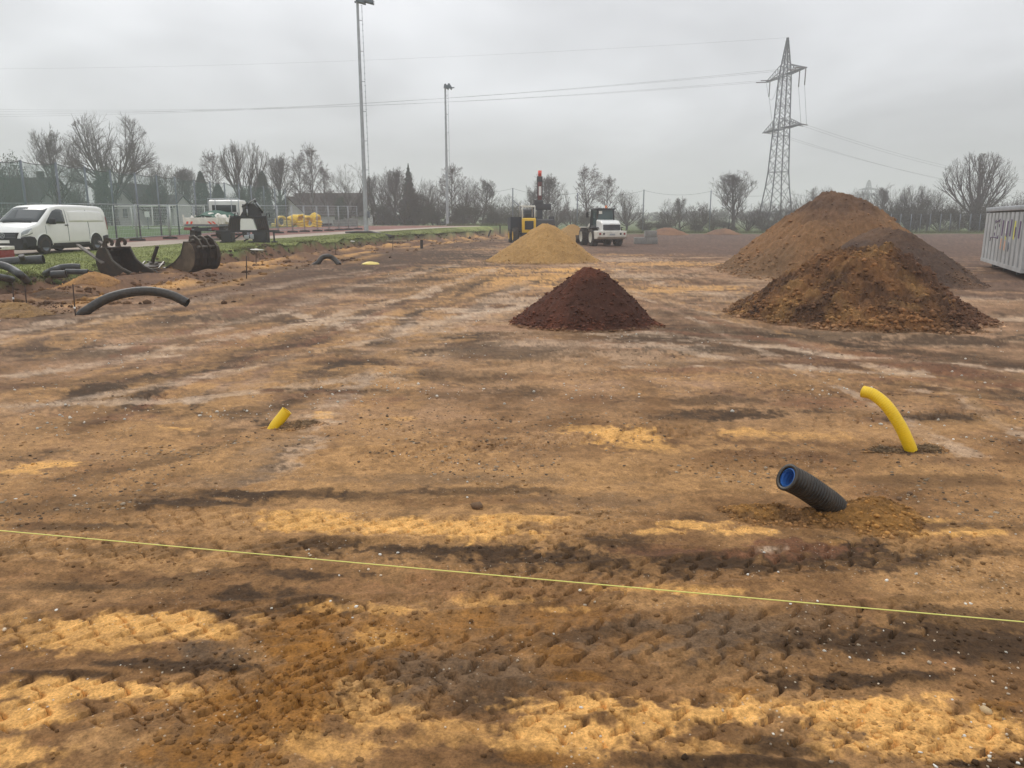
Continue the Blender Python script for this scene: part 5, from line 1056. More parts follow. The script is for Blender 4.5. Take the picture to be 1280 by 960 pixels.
# ================================================================ light masts
def mast(px, pyb, top_px, pyt, lab, heads, w_=.45, d=None):
    b = at(px, pyb) if d is None else Vector((pt(px, pyb, d).x, d, 0)); b.z = gz(b.x, b.y); H = pt(top_px, pyt, b.y).z-b.z
    e = empty('floodlight_mast', b, 0, lab, 'light mast', 'floodlight masts')
    s = MB(); n = 10; s.lathe([(w_*.5, 0), (w_*.5, .02), (w_*.46, 1.5), (w_*.36, H*.5), (w_*.26, H)], 12, 'z').build('pole', M['galv'], e)
    MB().lathe([(.001, .03), (w_*.95, .03), (w_*.95, -.2)], 20, 'z').build('base_plate', M['galv_dark'], e)
    ld = MB(); ox = w_*.5+.20
    z0 = 2.6
    for dx in (0, .0): pass
    rail = MB().tube([(ox, -.03, z0), (w_*.26+.22, -.03, H-.3)], .016, 6).build('ladder_rail', M['galv_dark'], e)
    k = 0
    st = MB(); z = z0
    while z < H-.4:
        f = z/H; x1 = w_*(.46-.2*f)+.02; xo = ox+(w_*.26+.22-ox)*(z-z0)/(H-.3-z0)
        if k % 5 == 0: MB().tube([(x1-.05, -.03, z), (xo, -.03, z)], .020, 6).build('bracket', M['galv_dark'], e)
        MB().tube([(xo-.07, -.03, z+.15), (xo+.07, -.03, z+.15)], .010, 5).build('rung', M['galv_dark'], e)
        z += .42; k += 1
    MB().box((.45, 0, H-.05), (1.3, .12, .12)).build('head_bar', M['galv_dark'], e)
    for x, y, tl in heads:
        h = MB().prism([(-.30, -.05), (.30, -.20), (.34, .05), (-.18, .32), (-.32, .22)], -.30, .30, 'y').build('floodlight', mat('floodlight_housing', (.10, .13, .15), .5, .3), e)
        h.location = (x, y, H+.0); h.rotation_euler = (0, tl, 0)
        MB().box((.32, 0, -.08), (.03, .5, .22), Euler((0, 0, 0))).build('lens', M['glass'], h)
    MB().box((w_*.5+.06, -.02, 1.4), (.14, .22, .5), None, .02).build('switch_box', M['galv_dark'], e)
    return e
mast(458, 291.5, 449, 1.5, 'nearer tall floodlight mast reaching the top of the photo', ((.25, 0, 0), (.85, 0, 0)), .36)
mast(559.5, 284, 560, 109, 'farther floodlight mast with two angled lamps', ((.15, 0, .35), (.55, -.2, .5)), .40, 97)
bk = MB(); p = at(470, 291.5); e = empty('cable_sleeve', at(459, 292), 0, 'dark cover of soil and foil round the foot of the near mast', 'sleeve')
MB().tube([(-1.6, 0, .05), (-.7, -.35, .1), (.3, -.45, .1), (1.2, -.9, -.05), (2.3, -2.2, -.2)], .13, 8).build('black_sleeve', M['pipe_black'], e)
# ================================================================ lattice pylon and wires
PD = 185.0
pb_ = pt(968, 284, PD); PYL = Vector((pb_.x, PD, gz(pb_.x, PD))); HT = pt(983, 47, PD).z-PYL.z
aang = math.atan2(-.99, .13)
def lattice(parent, name, prof, nb, rot, br=.07, leg=.13):
    """four legs following prof (z, half width), with crossed bracing on each face"""
    zs = [p[0] for p in prof]; ws = [p[1] for p in prof]
    hz_ = [zs[0]]; z = zs[0]
    while z < zs[-1]-.5:
        z += max(1.15*2*float(np.interp(z, zs, ws))*nb, .9); hz_.append(min(z, zs[-1]))
    hw_ = [float(np.interp(z, zs, ws)) for z in hz_]
    R = Matrix.Rotation(rot, 3, 'Z'); C = [(-1, -1), (1, -1), (1, 1), (-1, 1)]
    for c in C: MB().tube([R @ Vector((c[0]*w_, c[1]*w_, z)) for z, w_ in zip(hz_, hw_)], leg, 4, smooth=False).build('leg', M['lattice'], parent)
    for f in range(4):
        m = MB(); a, b = C[f], C[(f+1) % 4]
        for k in range(len(hz_)-1):
            z0, z1, w0, w1 = hz_[k], hz_[k+1], hw_[k], hw_[k+1]
            P = lambda c, w_, z: R @ Vector((c[0]*w_, c[1]*w_, z))
            m.tube([P(a, w0, z0), P(b, w1, z1)], br, 4, smooth=False); m.tube([P(b, w0, z0), P(a, w1, z1)], br, 4, smooth=False)
            if k % 3 == 0: m.tube([P(a, w0, z0), P(b, w0, z0)], br, 4, smooth=False)
        o = m.build('face_bracing', M['lattice'], parent); o['kind'] = 'stuff'
py_ = empty('power_pylon', PYL, 0, 'tall dark lattice power pylon behind the big soil heaps', 'pylon', 'power pylons')
zf_ = lambda y: pt(975, y, PD).z-PYL.z
prof = [(0, 3.0), (zf_(222), 1.75), (zf_(160), 1.35), (zf_(95), 1.0), (HT, .10)]
lattice(py_, 'tower', prof, .72, aang+.0, .06, .15)
za, zb = zf_(94), zf_(161)
ARM = {'upper': (za, 9.4), 'lower': (zb, 9.2)}; ad = Vector((math.cos(aang), math.sin(aang), 0)); an_ = Vector((-ad.y, ad.x, 0))
for key, (z, L2) in ARM.items():
    for s_ in (-1, 1):
        m = MB(); w0 = float(np.interp(z, [p[0] for p in prof], [p[1] for p in prof]))
        tip = ad*s_*L2+Vector((0, 0, z)); top = 2.2
        for q in (-1, 1):
            r0 = ad*s_*w0*.9+an_*q*w0*.9+Vector((0, 0, z)); m.tube([r0, tip+an_*q*.25], .12, 4, smooth=False)
            m.tube([r0+Vector((0, 0, top)), tip+an_*q*.2], .09, 4, smooth=False)
            for k in range(6):
                f0, f1 = k/6, (k+1)/6; a0 = r0.lerp(tip+an_*q*.25, f0); t0 = (r0+Vector((0, 0, top))).lerp(tip+an_*q*.2, f0); a1 = r0.lerp(tip+an_*q*.25, f1); t1 = (r0+Vector((0, 0, top))).lerp(tip+an_*q*.2, f1)
                m.tube([a0, t1], .05, 4, smooth=False); m.tube([t0, a0], .05, 4, smooth=False)
        for k in range(7):
            f0 = k/7; A0 = (ad*s_*w0*.9+an_*w0*.9).lerp(ad*s_*L2+an_*.25, f0); B0 = (ad*s_*w0*.9-an_*w0*.9).lerp(ad*s_*L2-an_*.25, f0); A1 = (ad*s_*w0*.9+an_*w0*.9).lerp(ad*s_*L2+an_*.25, (k+1)/7); Z0 = Vector((0, 0, z))
            m.tube([A0+Z0, B0+Z0], .06, 4, smooth=False); m.tube([B0+Z0, A1+Z0], .06, 4, smooth=False)
        o = m.build('cross_arm', M['lattice'], py_); o['kind'] = 'stuff'
ins = mat('insulator', (.07, .045, .04), .3)
def wire_to(p0, pxe, pye, de, sag, lab, r=.020, grp='overhead power lines', n=40):
    p1 = pt(pxe, pye, de); P = [p0.lerp(p1, k/n)-Vector((0, 0, sag*4*(k/n)*(1-k/n))) for k in range(n+1)]
    o = MB().tube([q-p0 for q in P], r, 4, smooth=False).build('power_line', M['wire'], None, p0); tag(o, lab, 'power line', grp)
Tp = lambda key, s_, f=1.0: PYL+ad*s_*ARM[key][1]*f+Vector((0, 0, ARM[key][0]))
wl = [('upper', -1, 1.0, 131, 'uppermost of the low left wires from the outer end of the upper arm'), ('upper', -1, .72, 134.5, 'left wire from the middle of the upper pylon arm, far side'),
      ('upper', 1, .72, 140, 'left wire from the near side of the upper pylon arm'), ('upper', 1, 1.0, 143.5, 'lowest left wire from the near tip of the upper pylon arm')]
for key, s_, f, y, lab in wl:
    p0 = Tp(key, s_, f); dr = (pt(-160, y, 235)-p0).normalized(); MB().tube([p0-PYL, p0+dr*2.4-PYL], .13, 6).build('insulator', ins, py_)
    wire_to(p0+dr*2.4, -160, y+1.5, 235, 3.2, lab)
wire_to(PYL+Vector((0, 0, HT)), -160, 86, 235, 2.0, 'single highest wire from the tip of the pylon to the left', .014)
wr = [('lower', 1, 1.0, 1420, 226, 'top right wire from the near tip of the lower pylon arm'), ('lower', 1, .8, 1420, 230, 'second right wire from the near end of the lower pylon arm'),
      ('lower', -1, .9, 1420, 241, 'third right wire, from the far end of the lower pylon arm'), ('lower', -1, .65, 1420, 246, 'lowest right wire, from the far side of the lower pylon arm')]
for key, s_, f, xe_, y, lab in wr:
    p0 = Tp(key, s_, f); dr = (pt(xe_, y, 330)-p0).normalized(); MB().tube([p0-PYL, p0+dr*2.4-PYL], .13, 6).build('insulator', ins, py_)
    wire_to(p0+dr*2.4, xe_, y, 330, 5.5, lab)
for s_, f in ((1, 1.0), (1, .72), (-1, .8)):
    p0 = Tp('upper', s_, f)-PYL; MB().tube([p0, p0-Vector((0, 0, 3.6))], .12, 6).build('insulator', ins, py_)
    q = Tp('lower', 1 if s_ > 0 else -1, f*.95)-PYL+an_*1.5; P = [(p0-Vector((0, 0, 3.6))).lerp(q, k/12) for k in range(13)]
    MB().tube(P, .035, 4).build('jumper_cable', M['wire'], py_)
for s_ in (-1,):
    P = [(Tp('upper', s_, 1.0)-PYL).lerp(Tp('upper', s_, .3)-PYL, k/10)-Vector((0, 0, 4.5*4*(k/10)*(1-k/10))) for k in range(11)]; MB().tube(P, .04, 4).build('jumper_cable', M['wire'], py_)
# distant pylon
q = pt(1083, 262, 520); p2 = empty('power_pylon', (q.x, 520, gz(q.x, 520)), 0, 'tiny distant pylon in the haze right of the highest soil heap', 'pylon', 'power pylons')
H2 = pt(1083, 225, 520).z-gz(q.x, 520)
lattice(p2, 'tower', [(0, 3.2), (H2*.4, 1.8), (H2*.9, 1.0), (H2, .1)], 1.5, .4, .16, .3)
for z, l in ((H2*.56, 10), (H2*.72, 7)): MB().prism([(-l, z), (l, z), (0, z+2.0)], -.5, .5, 'y').build('cross_arm', M['lattice'], p2)
# ================================================================ ball-stop fence and net on the left, site fence
BF = [(25, 200, 35), (69, 203, 37.5), (105, 208, 41), (137, 212, 45), (168, 216, 49), (195, 218.5, 52), (218, 221, 55), (242, 224.5, 58.5), (262, 226.5, 61.5), (280, 228, 64.5), (298, 229.5, 67), (313, 231, 70), (329, 232.5, 73), (343, 235, 76), (356, 236, 79)]
bf = empty('ball_stop_fence', (-23.6, 35, gz(-23.6, 35)), 0, 'tall ball-stop fence with slender posts and fine green netting on the left', 'ball-stop fence'); o0 = Vector(bf.location)
prev = None; tops = []
for px, py, d in [(-40, 196, 31.5)] + BF:
    tp = pt(px, py, d); b = Vector((tp.x, d, gz(tp.x, d)))
    MB().tube([b-o0, tp-o0], .055, 8).build('post', M['galv_dark'], bf); tops.append((b, tp))
for k in range(len(tops)-1):
    (b0, t0), (b1, t1) = tops[k], tops[k+1]; m = MB()
    P = [t0.lerp(t1, i/8)-Vector((0, 0, .10*4*(i/8)*(1-i/8)+.05)) for i in range(9)]; MB().tube([p-o0 for p in P], .018, 5).build('top_rope', M['wire'], bf)
    n = 9; vs = []
    for i in range(n):
        f = i/(n-1); lo = b0.lerp(b1, f); hi = P[i]
        for j in range(8): g = j/7; q_ = lo.lerp(hi, g)-o0; q_.x += .10*math.sin(f*9+k*2)*math.sin(g*3.14); vs.append(q_)
    fs = [(i*8+j, (i+1)*8+j, (i+1)*8+j+1, i*8+j+1) for i in range(n-1) for j in range(7)]
    me = MB().add(vs, fs, True).build('netting', mat('fine_green_netting', (.10, .20, .17), .9, alpha=.30), bf)
# site fence panels and their rubber feet
FP = [Vector((-24.2, 31.5)), Vector((-23.0, 35)), Vector((-22.0, 39))] + [at(172, 301.5).to_2d(), at(213, 299).to_2d(), at(245, 297.5).to_2d(), at(272, 296).to_2d(), at(298, 294.7).to_2d(), at(323, 293.2).to_2d(), at(348, 292).to_2d(), at(366, 291).to_2d(), at(381, 290.3).to_2d(), at(397, 289.6).to_2d(), at(411.5, 289).to_2d(), at(424, 288.3).to_2d(), at(436, 287.8).to_2d(), at(447.5, 287.2).to_2d()]
where = ['behind the van, nearest the left edge', 'behind the van roof', 'behind the rear of the van', 'between the van and the curled hooks', 'right above the open bucket', 'left of the truck bed', 'behind the tailboard of the truck', 'behind the truck cab', 'just right of the truck cab', 'left of the yellow coils', 'before the leftmost yellow coil', 'before the middle yellow coils', 'before the right yellow coils', 'just right of the yellow coils', 'before the grey crates', 'next to the near light mast']
fwhere = ['behind the van at the left edge', 'hidden low behind the van', 'behind the van wheel', 'right of the van, on the red track', 'above the gap between the buckets', 'left of the truck wheels', 'under the truck bed', 'behind the dark attachment', 'right of the dark attachment', 'first one left of the yellow coils', 'below the leftmost yellow coil', 'below the middle of the yellow coils', 'below the right end of the yellow coils', 'first one right of the yellow coils', 'below the left grey crate', 'below the right grey crate', 'closest to the near light mast']
for i, (a, b) in enumerate(zip(FP, FP[1:])):
    d = (b-a); Ln = d.length; q = math.atan2(d.y, d.x); e = empty('mesh_fence', (a.x, a.y, gz(a.x, a.y)+.08), q, 'see-through wire site fence panel '+where[i], 'fence', 'site fence panels along the track')
    dz = gz(b.x, b.y)-gz(a.x, a.y)
    for x in (.06, Ln-.06): MB().tube([(x, 0, 0+dz*x/Ln), (x, 0, 2.0+dz*x/Ln)], .024, 6).build('upright', M['galv'], e)
    for z in (.15, 1.98): MB().tube([(.06, 0, z), (Ln-.06, 0, z+dz)], .022, 6).build('rail', M['galv'], e)
    m = MB(); nv = int(Ln/.16)
    for k in range(1, nv): x = .06+(Ln-.12)*k/nv; m.tube([(x, 0, .15+dz*x/Ln), (x, 0, 1.98+dz*x/Ln)], .0045, 3, cap=False)
    for k in range(1, 8): z = .15+1.83*k/8; m.tube([(.06, 0, z), (Ln-.06, 0, z+dz)], .0045, 3, cap=False)
    o = m.build('wire_mesh', M['galv'], e); o['kind'] = 'stuff'
for i, a in enumerate(FP):
    o = MB().prism([(-.42, 0), (.42, 0), (.38, .11), (.10, .13), (-.10, .13), (-.38, .11)], -.12, .12, 'y').build('rubber_block', M['rubber_foot'], None, (a.x, a.y, gz(a.x, a.y)+.03), rad(8)); tag(o, 'black rubber block of the site fence '+fwhere[i], 'rubber block', 'rubber feet of the site fence')
# goals
def goal(p1, p2, H, lab, depth=1.2):
    a = Vector(p1); b = Vector(p2); d = (b-a); Ln = d.length; q = math.atan2(d.y, d.x); e = empty('football_goal', (a.x, a.y, gz(a.x, a.y)+.03), q, lab, 'goal', 'white football goals on the pitch')
    for x in (0, Ln):
        MB().tube([(x, 0, 0), (x, 0, H)], .055, 8).build('post', M['white_paint'], e); MB().tube([(x, 0, .05), (x, depth, .05), (x, .35, H), (x, 0, H)], .035, 6).build('side_frame', M['white_paint'], e)
    MB().tube([(-.05, 0, H), (Ln+.05, 0, H)], .055, 8).build('crossbar', M['white_paint'], e); MB().tube([(0, depth, .05), (Ln, depth, .05)], .04, 6).build('ground_bar', M['white_paint'], e)
    m = MB()
    for k in range(1, int(Ln/.25)): x = k*.25; m.tube([(x, .02, H), (x, .35, H-.03), (x, depth, .05)], .006, 3, cap=False)
    for k in range(1, 8): f = k/8; m.tube([(0, .35+(depth-.35)*f, H*(1-f)), (Ln, .35+(depth-.35)*f, H*(1-f))], .006, 3, cap=False)
    o = m.build('net', M['white_paint'], e); o['kind'] = 'stuff'; return e
goal(pt(166, 284, 74), pt(214, 285, 72), 2.05, 'nearest white football goal above the open bucket')
goal(pt(143, 281, 88), pt(192, 281, 90), 2.2, 'white football goal half hidden behind the nearest one on the left')
goal(pt(214, 281, 90), pt(257, 281, 93), 2.3, 'white football goal left of the truck cab')
p = pt(184, 271, 71); e = empty('notice_board', (p.x, p.y, gz(p.x, p.y)), 0, 'small white notice sheet hanging on the fence before the goals', 'notice')
MB().tube([(0, .03, 0), (0, .03, 1.6)], .03, 6).build('post', M['galv_dark'], e); MB().box((0, 0, 1.35), (.42, .02, .5)).build('sheet', M['white_paint'], e)
# coils of yellow pipe
def coil(px, py, R, r, turns, rx, rz, lab, pale=False, d=82, tilt=(0, 0)):
    p = pt(px, py, d); g = gz(p.x, d); e = empty('pipe_coil', (p.x, d, g+(R+r if abs(rx) > .6 else 0.0) if py > 278 else p.z), rz, lab, 'pipe coil', 'yellow pipe coils behind the site fence'); 
    pr = M['yellow_pale'] if pale else M['yellow']
    for k in range(turns):
        z = (k-(turns-1)/2)*r*1.9; P = [Vector((R*math.cos(2*PI*j/26), R*math.sin(2*PI*j/26), z)) for j in range(27)]
        if abs(rx) > .6: P = [Vector((v.x, v.z, v.y)) for v in P]
        else: P = [v+Vector((0, 0, r*turns)) for v in P]
        MB().tube(P, r, 8, cap=False).build('winding', pr, e)
    e.rotation_euler = (tilt[0], tilt[1], rz); return e
coil(351.5, 277, .48, .12, 4, 1, .5, 'leftmost standing yellow pipe coil, ring facing us')
coil(364, 276.5, .42, .12, 3, 1, -.5, 'yellow coil leaning just right of the leftmost ring', tilt=(.35, .1)); coil(361, 281, .45, .12, 3, 0, 0, 'pale yellow coil lying lowest below the flat one', True)
coil(371, 275, .45, .13, 4, 1, 1.1, 'yellow coil standing edge-on in the middle of the heap'); coil(379, 275, .46, .12, 3, 1, -.7, 'yellow coil leaning on top of the middle of the heap', tilt=(-.4, .3))
coil(379, 281, .50, .13, 3, 0, .4, 'flat yellow coil at the bottom of the middle of the heap', tilt=(.1, -.2)); coil(386, 277.5, .52, .14, 4, 1, .2, 'largest yellow coil standing with its ring facing us')
coil(394, 273, .42, .13, 3, 1, .9, 'yellow coil leaning highest at the right end of the heap', tilt=(.5, -.3)); coil(395, 278.5, .42, .13, 3, 0, .4, 'yellow coil low at the right end of the heap', tilt=(.15, .2)); coil(343, 279.5, .25, .10, 2, 0, 0, 'small pale yellow coil lying alone at the far left', True)
for px, py, w_, h_, lab in ((424, 284, 1.1, .75, 'left grey mesh crate behind the site fence'), (432, 283.5, .8, .8, 'middle grey mesh crate behind the site fence'), (440, 283.5, 1.1, .95, 'right grey mesh crate, closest to the near mast'), (404, 284, 1.9, .35, 'low dark pallet right of the yellow coils')):
    d = 86; p = pt(px, py, d); e = empty('crate', (p.x, d, gz(p.x, d)+.02), .1, lab, 'crate'); mt = M['crate_grey'] if h_ > .5 else M['black_plastic']
    MB().box((0, 0, .08), (w_, .8, .12)).build('base', mt, e)
    for s_ in (-1, 1): MB().box((0, s_*.4, h_*.55), (w_, .04, h_*.85)).build('side', mt, e); MB().box((s_*w_/2, 0, h_*.55), (.04, .8, h_*.85)).build('end', mt, e)
# far ball-stop poles, dark goal
for px, pyt, d, lab in ((722, 241, 96, 'slender pole of the far net between the bare trees behind the loader'), (805, 237, 97, 'slender pole of the far net above the concrete blocks'), (889, 238, 98, 'slender pole of the far net left of the lone tree'), (641, 235, 95, 'slender pole of the far net left of the excavator')):
    t_ = pt(px, pyt, d); g = gz(t_.x, d); o = MB().tube([(0, 0, 0), (0, 0, t_.z-g)], .07, 8).build('tall_pole', M['galv_dark'], None, (t_.x, d, g)); tag(o, lab, 'pole', 'poles of the far ball-stop net')
pts_ = [pt(560, 236, 97), pt(641, 235.5, 95), pt(722, 241, 96), pt(805, 238, 97), pt(889, 239, 98), pt(985, 241, 99), pt(1090, 245, 100)]
fn = empty('high_rope', pts_[1], 0, 'thin top ropes of the far ball-stop net spanning the tree line', 'rope')
for a, b in zip(pts_, pts_[1:]):
    MB().tube([a.lerp(b, k/10)-pts_[1]-Vector((0, 0, .5*4*(k/10)*(1-k/10))) for k in range(11)], .012, 4).build('rope', M['wire'], fn)
a = pt(641, 250, 95); o = MB().tube([(0, 0, 0), pt(655, 262, 92)-a], .06, 6).build('slanting_strut', M['galv_dark'], None, a); tag(o, 'slanting strut beside the far pole left of the excavator', 'strut')
p = pt(911, 287, 97); e = empty('football_goal', (p.x, 97, gz(p.x, 97)), rad(75), 'dark goal frame at the far edge left of the pylon', 'goal')
for x in (0, 2.2): MB().tube([(x, 0, 0), (x, 0, 2.0)], .05, 6).build('post', M['black_plastic'], e)
MB().tube([(0, 0, 2.0), (2.2, 0, 2.0)], .05, 6).build('crossbar', M['black_plastic'], e)
# ================================================================ houses
def house(px, pyb, d, w_, dp, h, rh, rz, wm, rm, lab, wins=(), gable=False, chim=False):
    p = pt(px, pyb, d); e = empty('house', (p.x, d, gz(p.x, d)), rz, lab, 'house')
    MB().prism([(-dp/2, 0), (dp/2, 0), (dp/2, h), (0, h+rh), (-dp/2, h)], -w_/2, w_/2, 'x').build('walls', wm, e)
    for s_ in (-1, 1):
        MB().prism([(s_*(dp/2+.35), h-.30), (s_*(dp/2+.35), h-.12), (0, h+rh+.22), (0, h+rh+.02)], -w_/2-.3, w_/2+.3, 'x').build('roof_slope', rm, e)
    for x, z, ww, wh, fc in wins:
        if fc == 'f': f = MB().box((x, -dp/2-.03, z), (ww, .08, wh)).build('window', M['white_dirty'], e); MB().box((x, -dp/2-.08, z), (ww*.86, .03, wh*.84)).build('pane', M['glass'], f)
        else:
            sg = 1 if fc == 'r' else -1; f = MB().box((sg*(w_/2+.03), x, z), (.08, ww, wh)).build('window', M['white_dirty'], e); MB().box((sg*(w_/2+.08), x, z), (.03, ww*.86, wh*.84)).build('pane', M['glass'], f)
    if chim: ch = MB().box((w_*.2, 0, h+rh+.3), (.7, .7, 1.5)).build('chimney', M['roof_brown'], e)
    return e
house(43, 262, 112, 8, 8, 3.2, 3.2, rad(-8), M['plaster'], M['roof'], 'house with dark roof and white wall behind the netting at far left', ((.6, 1.9, 1.8, 1.5, 'f'), (-2.6, 1.9, 1.2, 1.4, 'f')), chim=True)
house(168, 264, 118, 7, 7, 3.0, 2.9, rad(78), M['plaster'], M['roof'], 'white gabled house behind the bare trees above the goals', ((-1.2, 1.8, .9, 1.5, 'l'), (1.5, 1.8, 1.2, 1.3, 'l'), (0, 4.2, .8, .9, 'l')))
house(208, 264, 122, 5.5, 6, 2.9, 1.6, rad(-5), M['plaster'], M['roof'], 'small white building right of the white gabled house', ((.3, 1.8, 1.9, 1.2, 'f'),))
house(418, 266, 128, 12, 9, 1.8, 3.2, rad(-4), M['plaster'], M['roof_brown'], 'long low building with brown roof behind the yellow coils', ((-3, 1.1, 1.4, .9, 'f'), (2, 1.1, 1.4, .9, 'f')))
house(366, 266, 122, 3.0, 5, 2.0, 2.2, rad(80), M['plaster'], M['roof_brown'], 'pale gable end at the left end of the long brown roof', ())
# ================================================================ trees
def tubes_np(S, sides=3):
    """S rows: x0 y0 z0 x1 y1 z1 r0 r1 -> mesh data"""
    S = np.asarray(S, float); a, b, r0, r1 = S[:, :3], S[:, 3:6], S[:, 6], S[:, 7]
    t = b-a; t /= np.linalg.norm(t, axis=1)[:, None]+1e-9; up = np.where(np.abs(t[:, 2:3]) < .9, np.array([[0, 0, 1.]]), np.array([[1., 0, 0]]))
    u = np.cross(t, up); u /= np.linalg.norm(u, axis=1)[:, None]; v = np.cross(t, u); n = len(S); V = []
    for P, r in ((a, r0), (b, r1)):
        for k in range(sides): an = 2*PI*k/sides; V.append(P+(u*math.cos(an)+v*math.sin(an))*r[:, None])
    V = np.stack(V, 1).reshape(-1, 3); base = (np.arange(n)*2*sides)[:, None]
    F = np.concatenate([base+np.array([[k, (k+1) % sides, sides+(k+1) % sides, sides+k]]) for k in range(sides)])
    return V, F
def gen(seed, kind):
    R = random.Random(seed); trunk, crown = [], []
    K = dict(
     broad=dict(ht=.26, lead=0, n1=8, a1=(.35, .95), l1=(.50, .72), n=(9, 8, 6, 4), ang=(.40, .80), rat=(.50, .70), trop=.10, w=.16, tr=.034),
     oak=dict(ht=.22, lead=.8, n1=12, a1=(.55, 1.15), l1=(.42, .62), n=(8, 7, 5, 3), ang=(.45, .9), rat=(.50, .70), trop=.07, w=.17, tr=.036),
     fan=dict(ht=.24, lead=0, n1=13, a1=(.10, .95), l1=(.58, .78), n=(7, 6, 4, 2), ang=(.25, .55), rat=(.45, .65), trop=.22, w=.09, tr=.030),
     slim=dict(ht=.20, lead=1, n1=24, a1=(.55, .95), l1=(.26, .42), n=(8, 6, 4, 2), ang=(.35, .7), rat=(.45, .65), trop=.16, w=.11, tr=.020),
     birch=dict(ht=.16, lead=1, n1=26, a1=(.45, .85), l1=(.24, .40), n=(8, 6, 5, 2), ang=(.35, .8), rat=(.45, .70), trop=-.06, w=.14, tr=.017),
     round=dict(ht=.14, lead=0, n1=14, a1=(.15, 1.35), l1=(.50, .66), n=(8, 7, 5, 2), ang=(.35, .8), rat=(.50, .66), trop=.09, w=.13, tr=.026),
     multi=dict(ht=.02, lead=0, n1=14, a1=(.08, .75), l1=(.62, .95), n=(8, 7, 5, 2), ang=(.30, .75), rat=(.35, .55), trop=.12, w=.12, tr=.020),
     scrub=dict(ht=.01, lead=0, n1=26, a1=(.1, 1.2), l1=(.6, 1.0), n=(8, 6, 4, 2), ang=(.35, .9), rat=(.35, .55), trop=.10, w=.16, tr=.013))[kind]
    def rnd_perp(d):
        v = Vector((R.gauss(0, 1), R.gauss(0, 1), R.gauss(0, 1))); v = v-d*v.dot(d); return v.normalized()
    ENV = dict(broad=(.56, .43, .47), oak=(.54, .40, .48), fan=(.60, .33, .43), slim=(.58, .24, .46), birch=(.56, .20, .47), round=(.55, .34, .46), multi=(.50, .36, .52), scrub=(.42, .50, .58))[kind]
    def inside(p):
        a = math.atan2(p.y, p.x); lob = 1+.10*math.sin(3*a+seed+4*p.z)+.06*math.sin(7*a+9*p.z+seed)
        return ((p.x*p.x+p.y*p.y)/(ENV[1]*lob)**2+((p.z-ENV[0])/(ENV[2]*lob))**2) < 1
    def limb(p, d, Ln, r, lev, dst):
        ns = (7, 6, 4, 3, 2)[lev]; pts = [p.copy()]; dirs = [d.copy()]
        if p.z > .15 and not inside(p): return
        if not inside(p+d*Ln*.8) and p.z > .12:
            for f_ in (.75, .55, .35, .2):
                if inside(p+d*Ln*f_): break
            Ln *= f_+.06
        for k in range(ns):
            d = (d+rnd_perp(d)*K['w']*R.uniform(.2, 1)+Vector((0, 0, K['trop']*(1 if lev < 3 else .4)))).normalized(); q = p+d*Ln/ns
            ra = r*(1-.75*k/ns); rb = r*(1-.75*(k+1)/ns); dst.append((*p, *q, ra, max(rb, .00085))); p = q; pts.append(p.copy()); dirs.append(d.copy())
        if lev >= len(K['n']): return
        nb = K['n'][lev-1] if lev > 0 else 0
        for k in range(nb):
            t = R.uniform(.22, 1.0) if k else 1.0; i = min(int(t*ns), ns-1); f = t*ns-i; q = pts[i].lerp(pts[i+1], min(f, 1)); dd = dirs[i+1]
            a = R.uniform(*K['ang'])*(1 if k else .3); nd = (dd*math.cos(a)+rnd_perp(dd)*math.sin(a)).normalized()
            limb(q, nd, Ln*R.uniform(*K['rat'])*(1-.35*t*(1 if k else 0)), max(r*(1-.75*t)*.75, .0010), lev+1, crown)
    top = Vector((0, 0, 0)); tr = K['tr']; H = K['ht']
    if K['lead']:
        Lt = .90*K['lead']; p = Vector((0, 0, 0)); d = Vector((0, 0, 1)); ns = 14; pts = [p.copy()]
        for k in range(ns):
            d = (d+Vector((R.gauss(0, .035), R.gauss(0, .035), .05))).normalized(); q = p+d*Lt/ns
            trunk.append((*p, *q, tr*(1-.88*k/ns)*(1.25 if k == 0 else 1), tr*(1-.88*(k+1)/ns))); p = q; pts.append(p.copy())
        for k in range(K['n1']):
            t = H+(1-H)*((k+.5)/K['n1'])**.85; i = min(int(t*ns), ns-1); q = pts[i].lerp(pts[i+1], t*ns-i); az = k*2.4+R.uniform(-.4, .4); a = R.uniform(*K['a1'])*(1.1-.5*t)
            nd = Vector((math.cos(az)*math.sin(a), math.sin(az)*math.sin(a), math.cos(a))); sc_ = math.sin(PI*min(max((t-H)/(1-H), .0)*.80+.22, 1))**.7
            limb(q, nd, R.uniform(*K['l1'])*sc_, tr*(1-.85*t)*.62, 1, crown)
    else:
        p = Vector((0, 0, 0)); d = Vector((0, 0, 1)); ns = 4
        for k in range(ns):
            d = (d+Vector((R.gauss(0, .04), R.gauss(0, .04), .1))).normalized(); q = p+d*H/ns; trunk.append((*p, *q, tr*(1.25-.25*k/ns if k == 0 else 1.0), tr)); p = q
        for k in range(K['n1']):
            az = k*2.4+R.uniform(-.5, .5); f = (k+.5)/K['n1']; a = K['a1'][0]+(K['a1'][1]-K['a1'][0])*f**.7
            nd = Vector((math.cos(az)*math.sin(a), math.sin(az)*math.sin(a), math.cos(a))); limb(p-Vector((0, 0, H*.35*f*R.random())), nd, R.uniform(*K['l1']), tr*.55*R.uniform(.7, 1.1), 1, trunk if kind in ('broad', 'oak') and k < 5 else crown)
    # scale so that the crown top is exactly 1
    zt = float(np.percentile([s[5] for s in crown], 99.7)); f = 1/zt
    T = np.array(trunk)*f; C = np.array(crown)*f; return T, C, float(np.percentile(np.abs(C[:, 3]), 97)*2)
TREE = {}
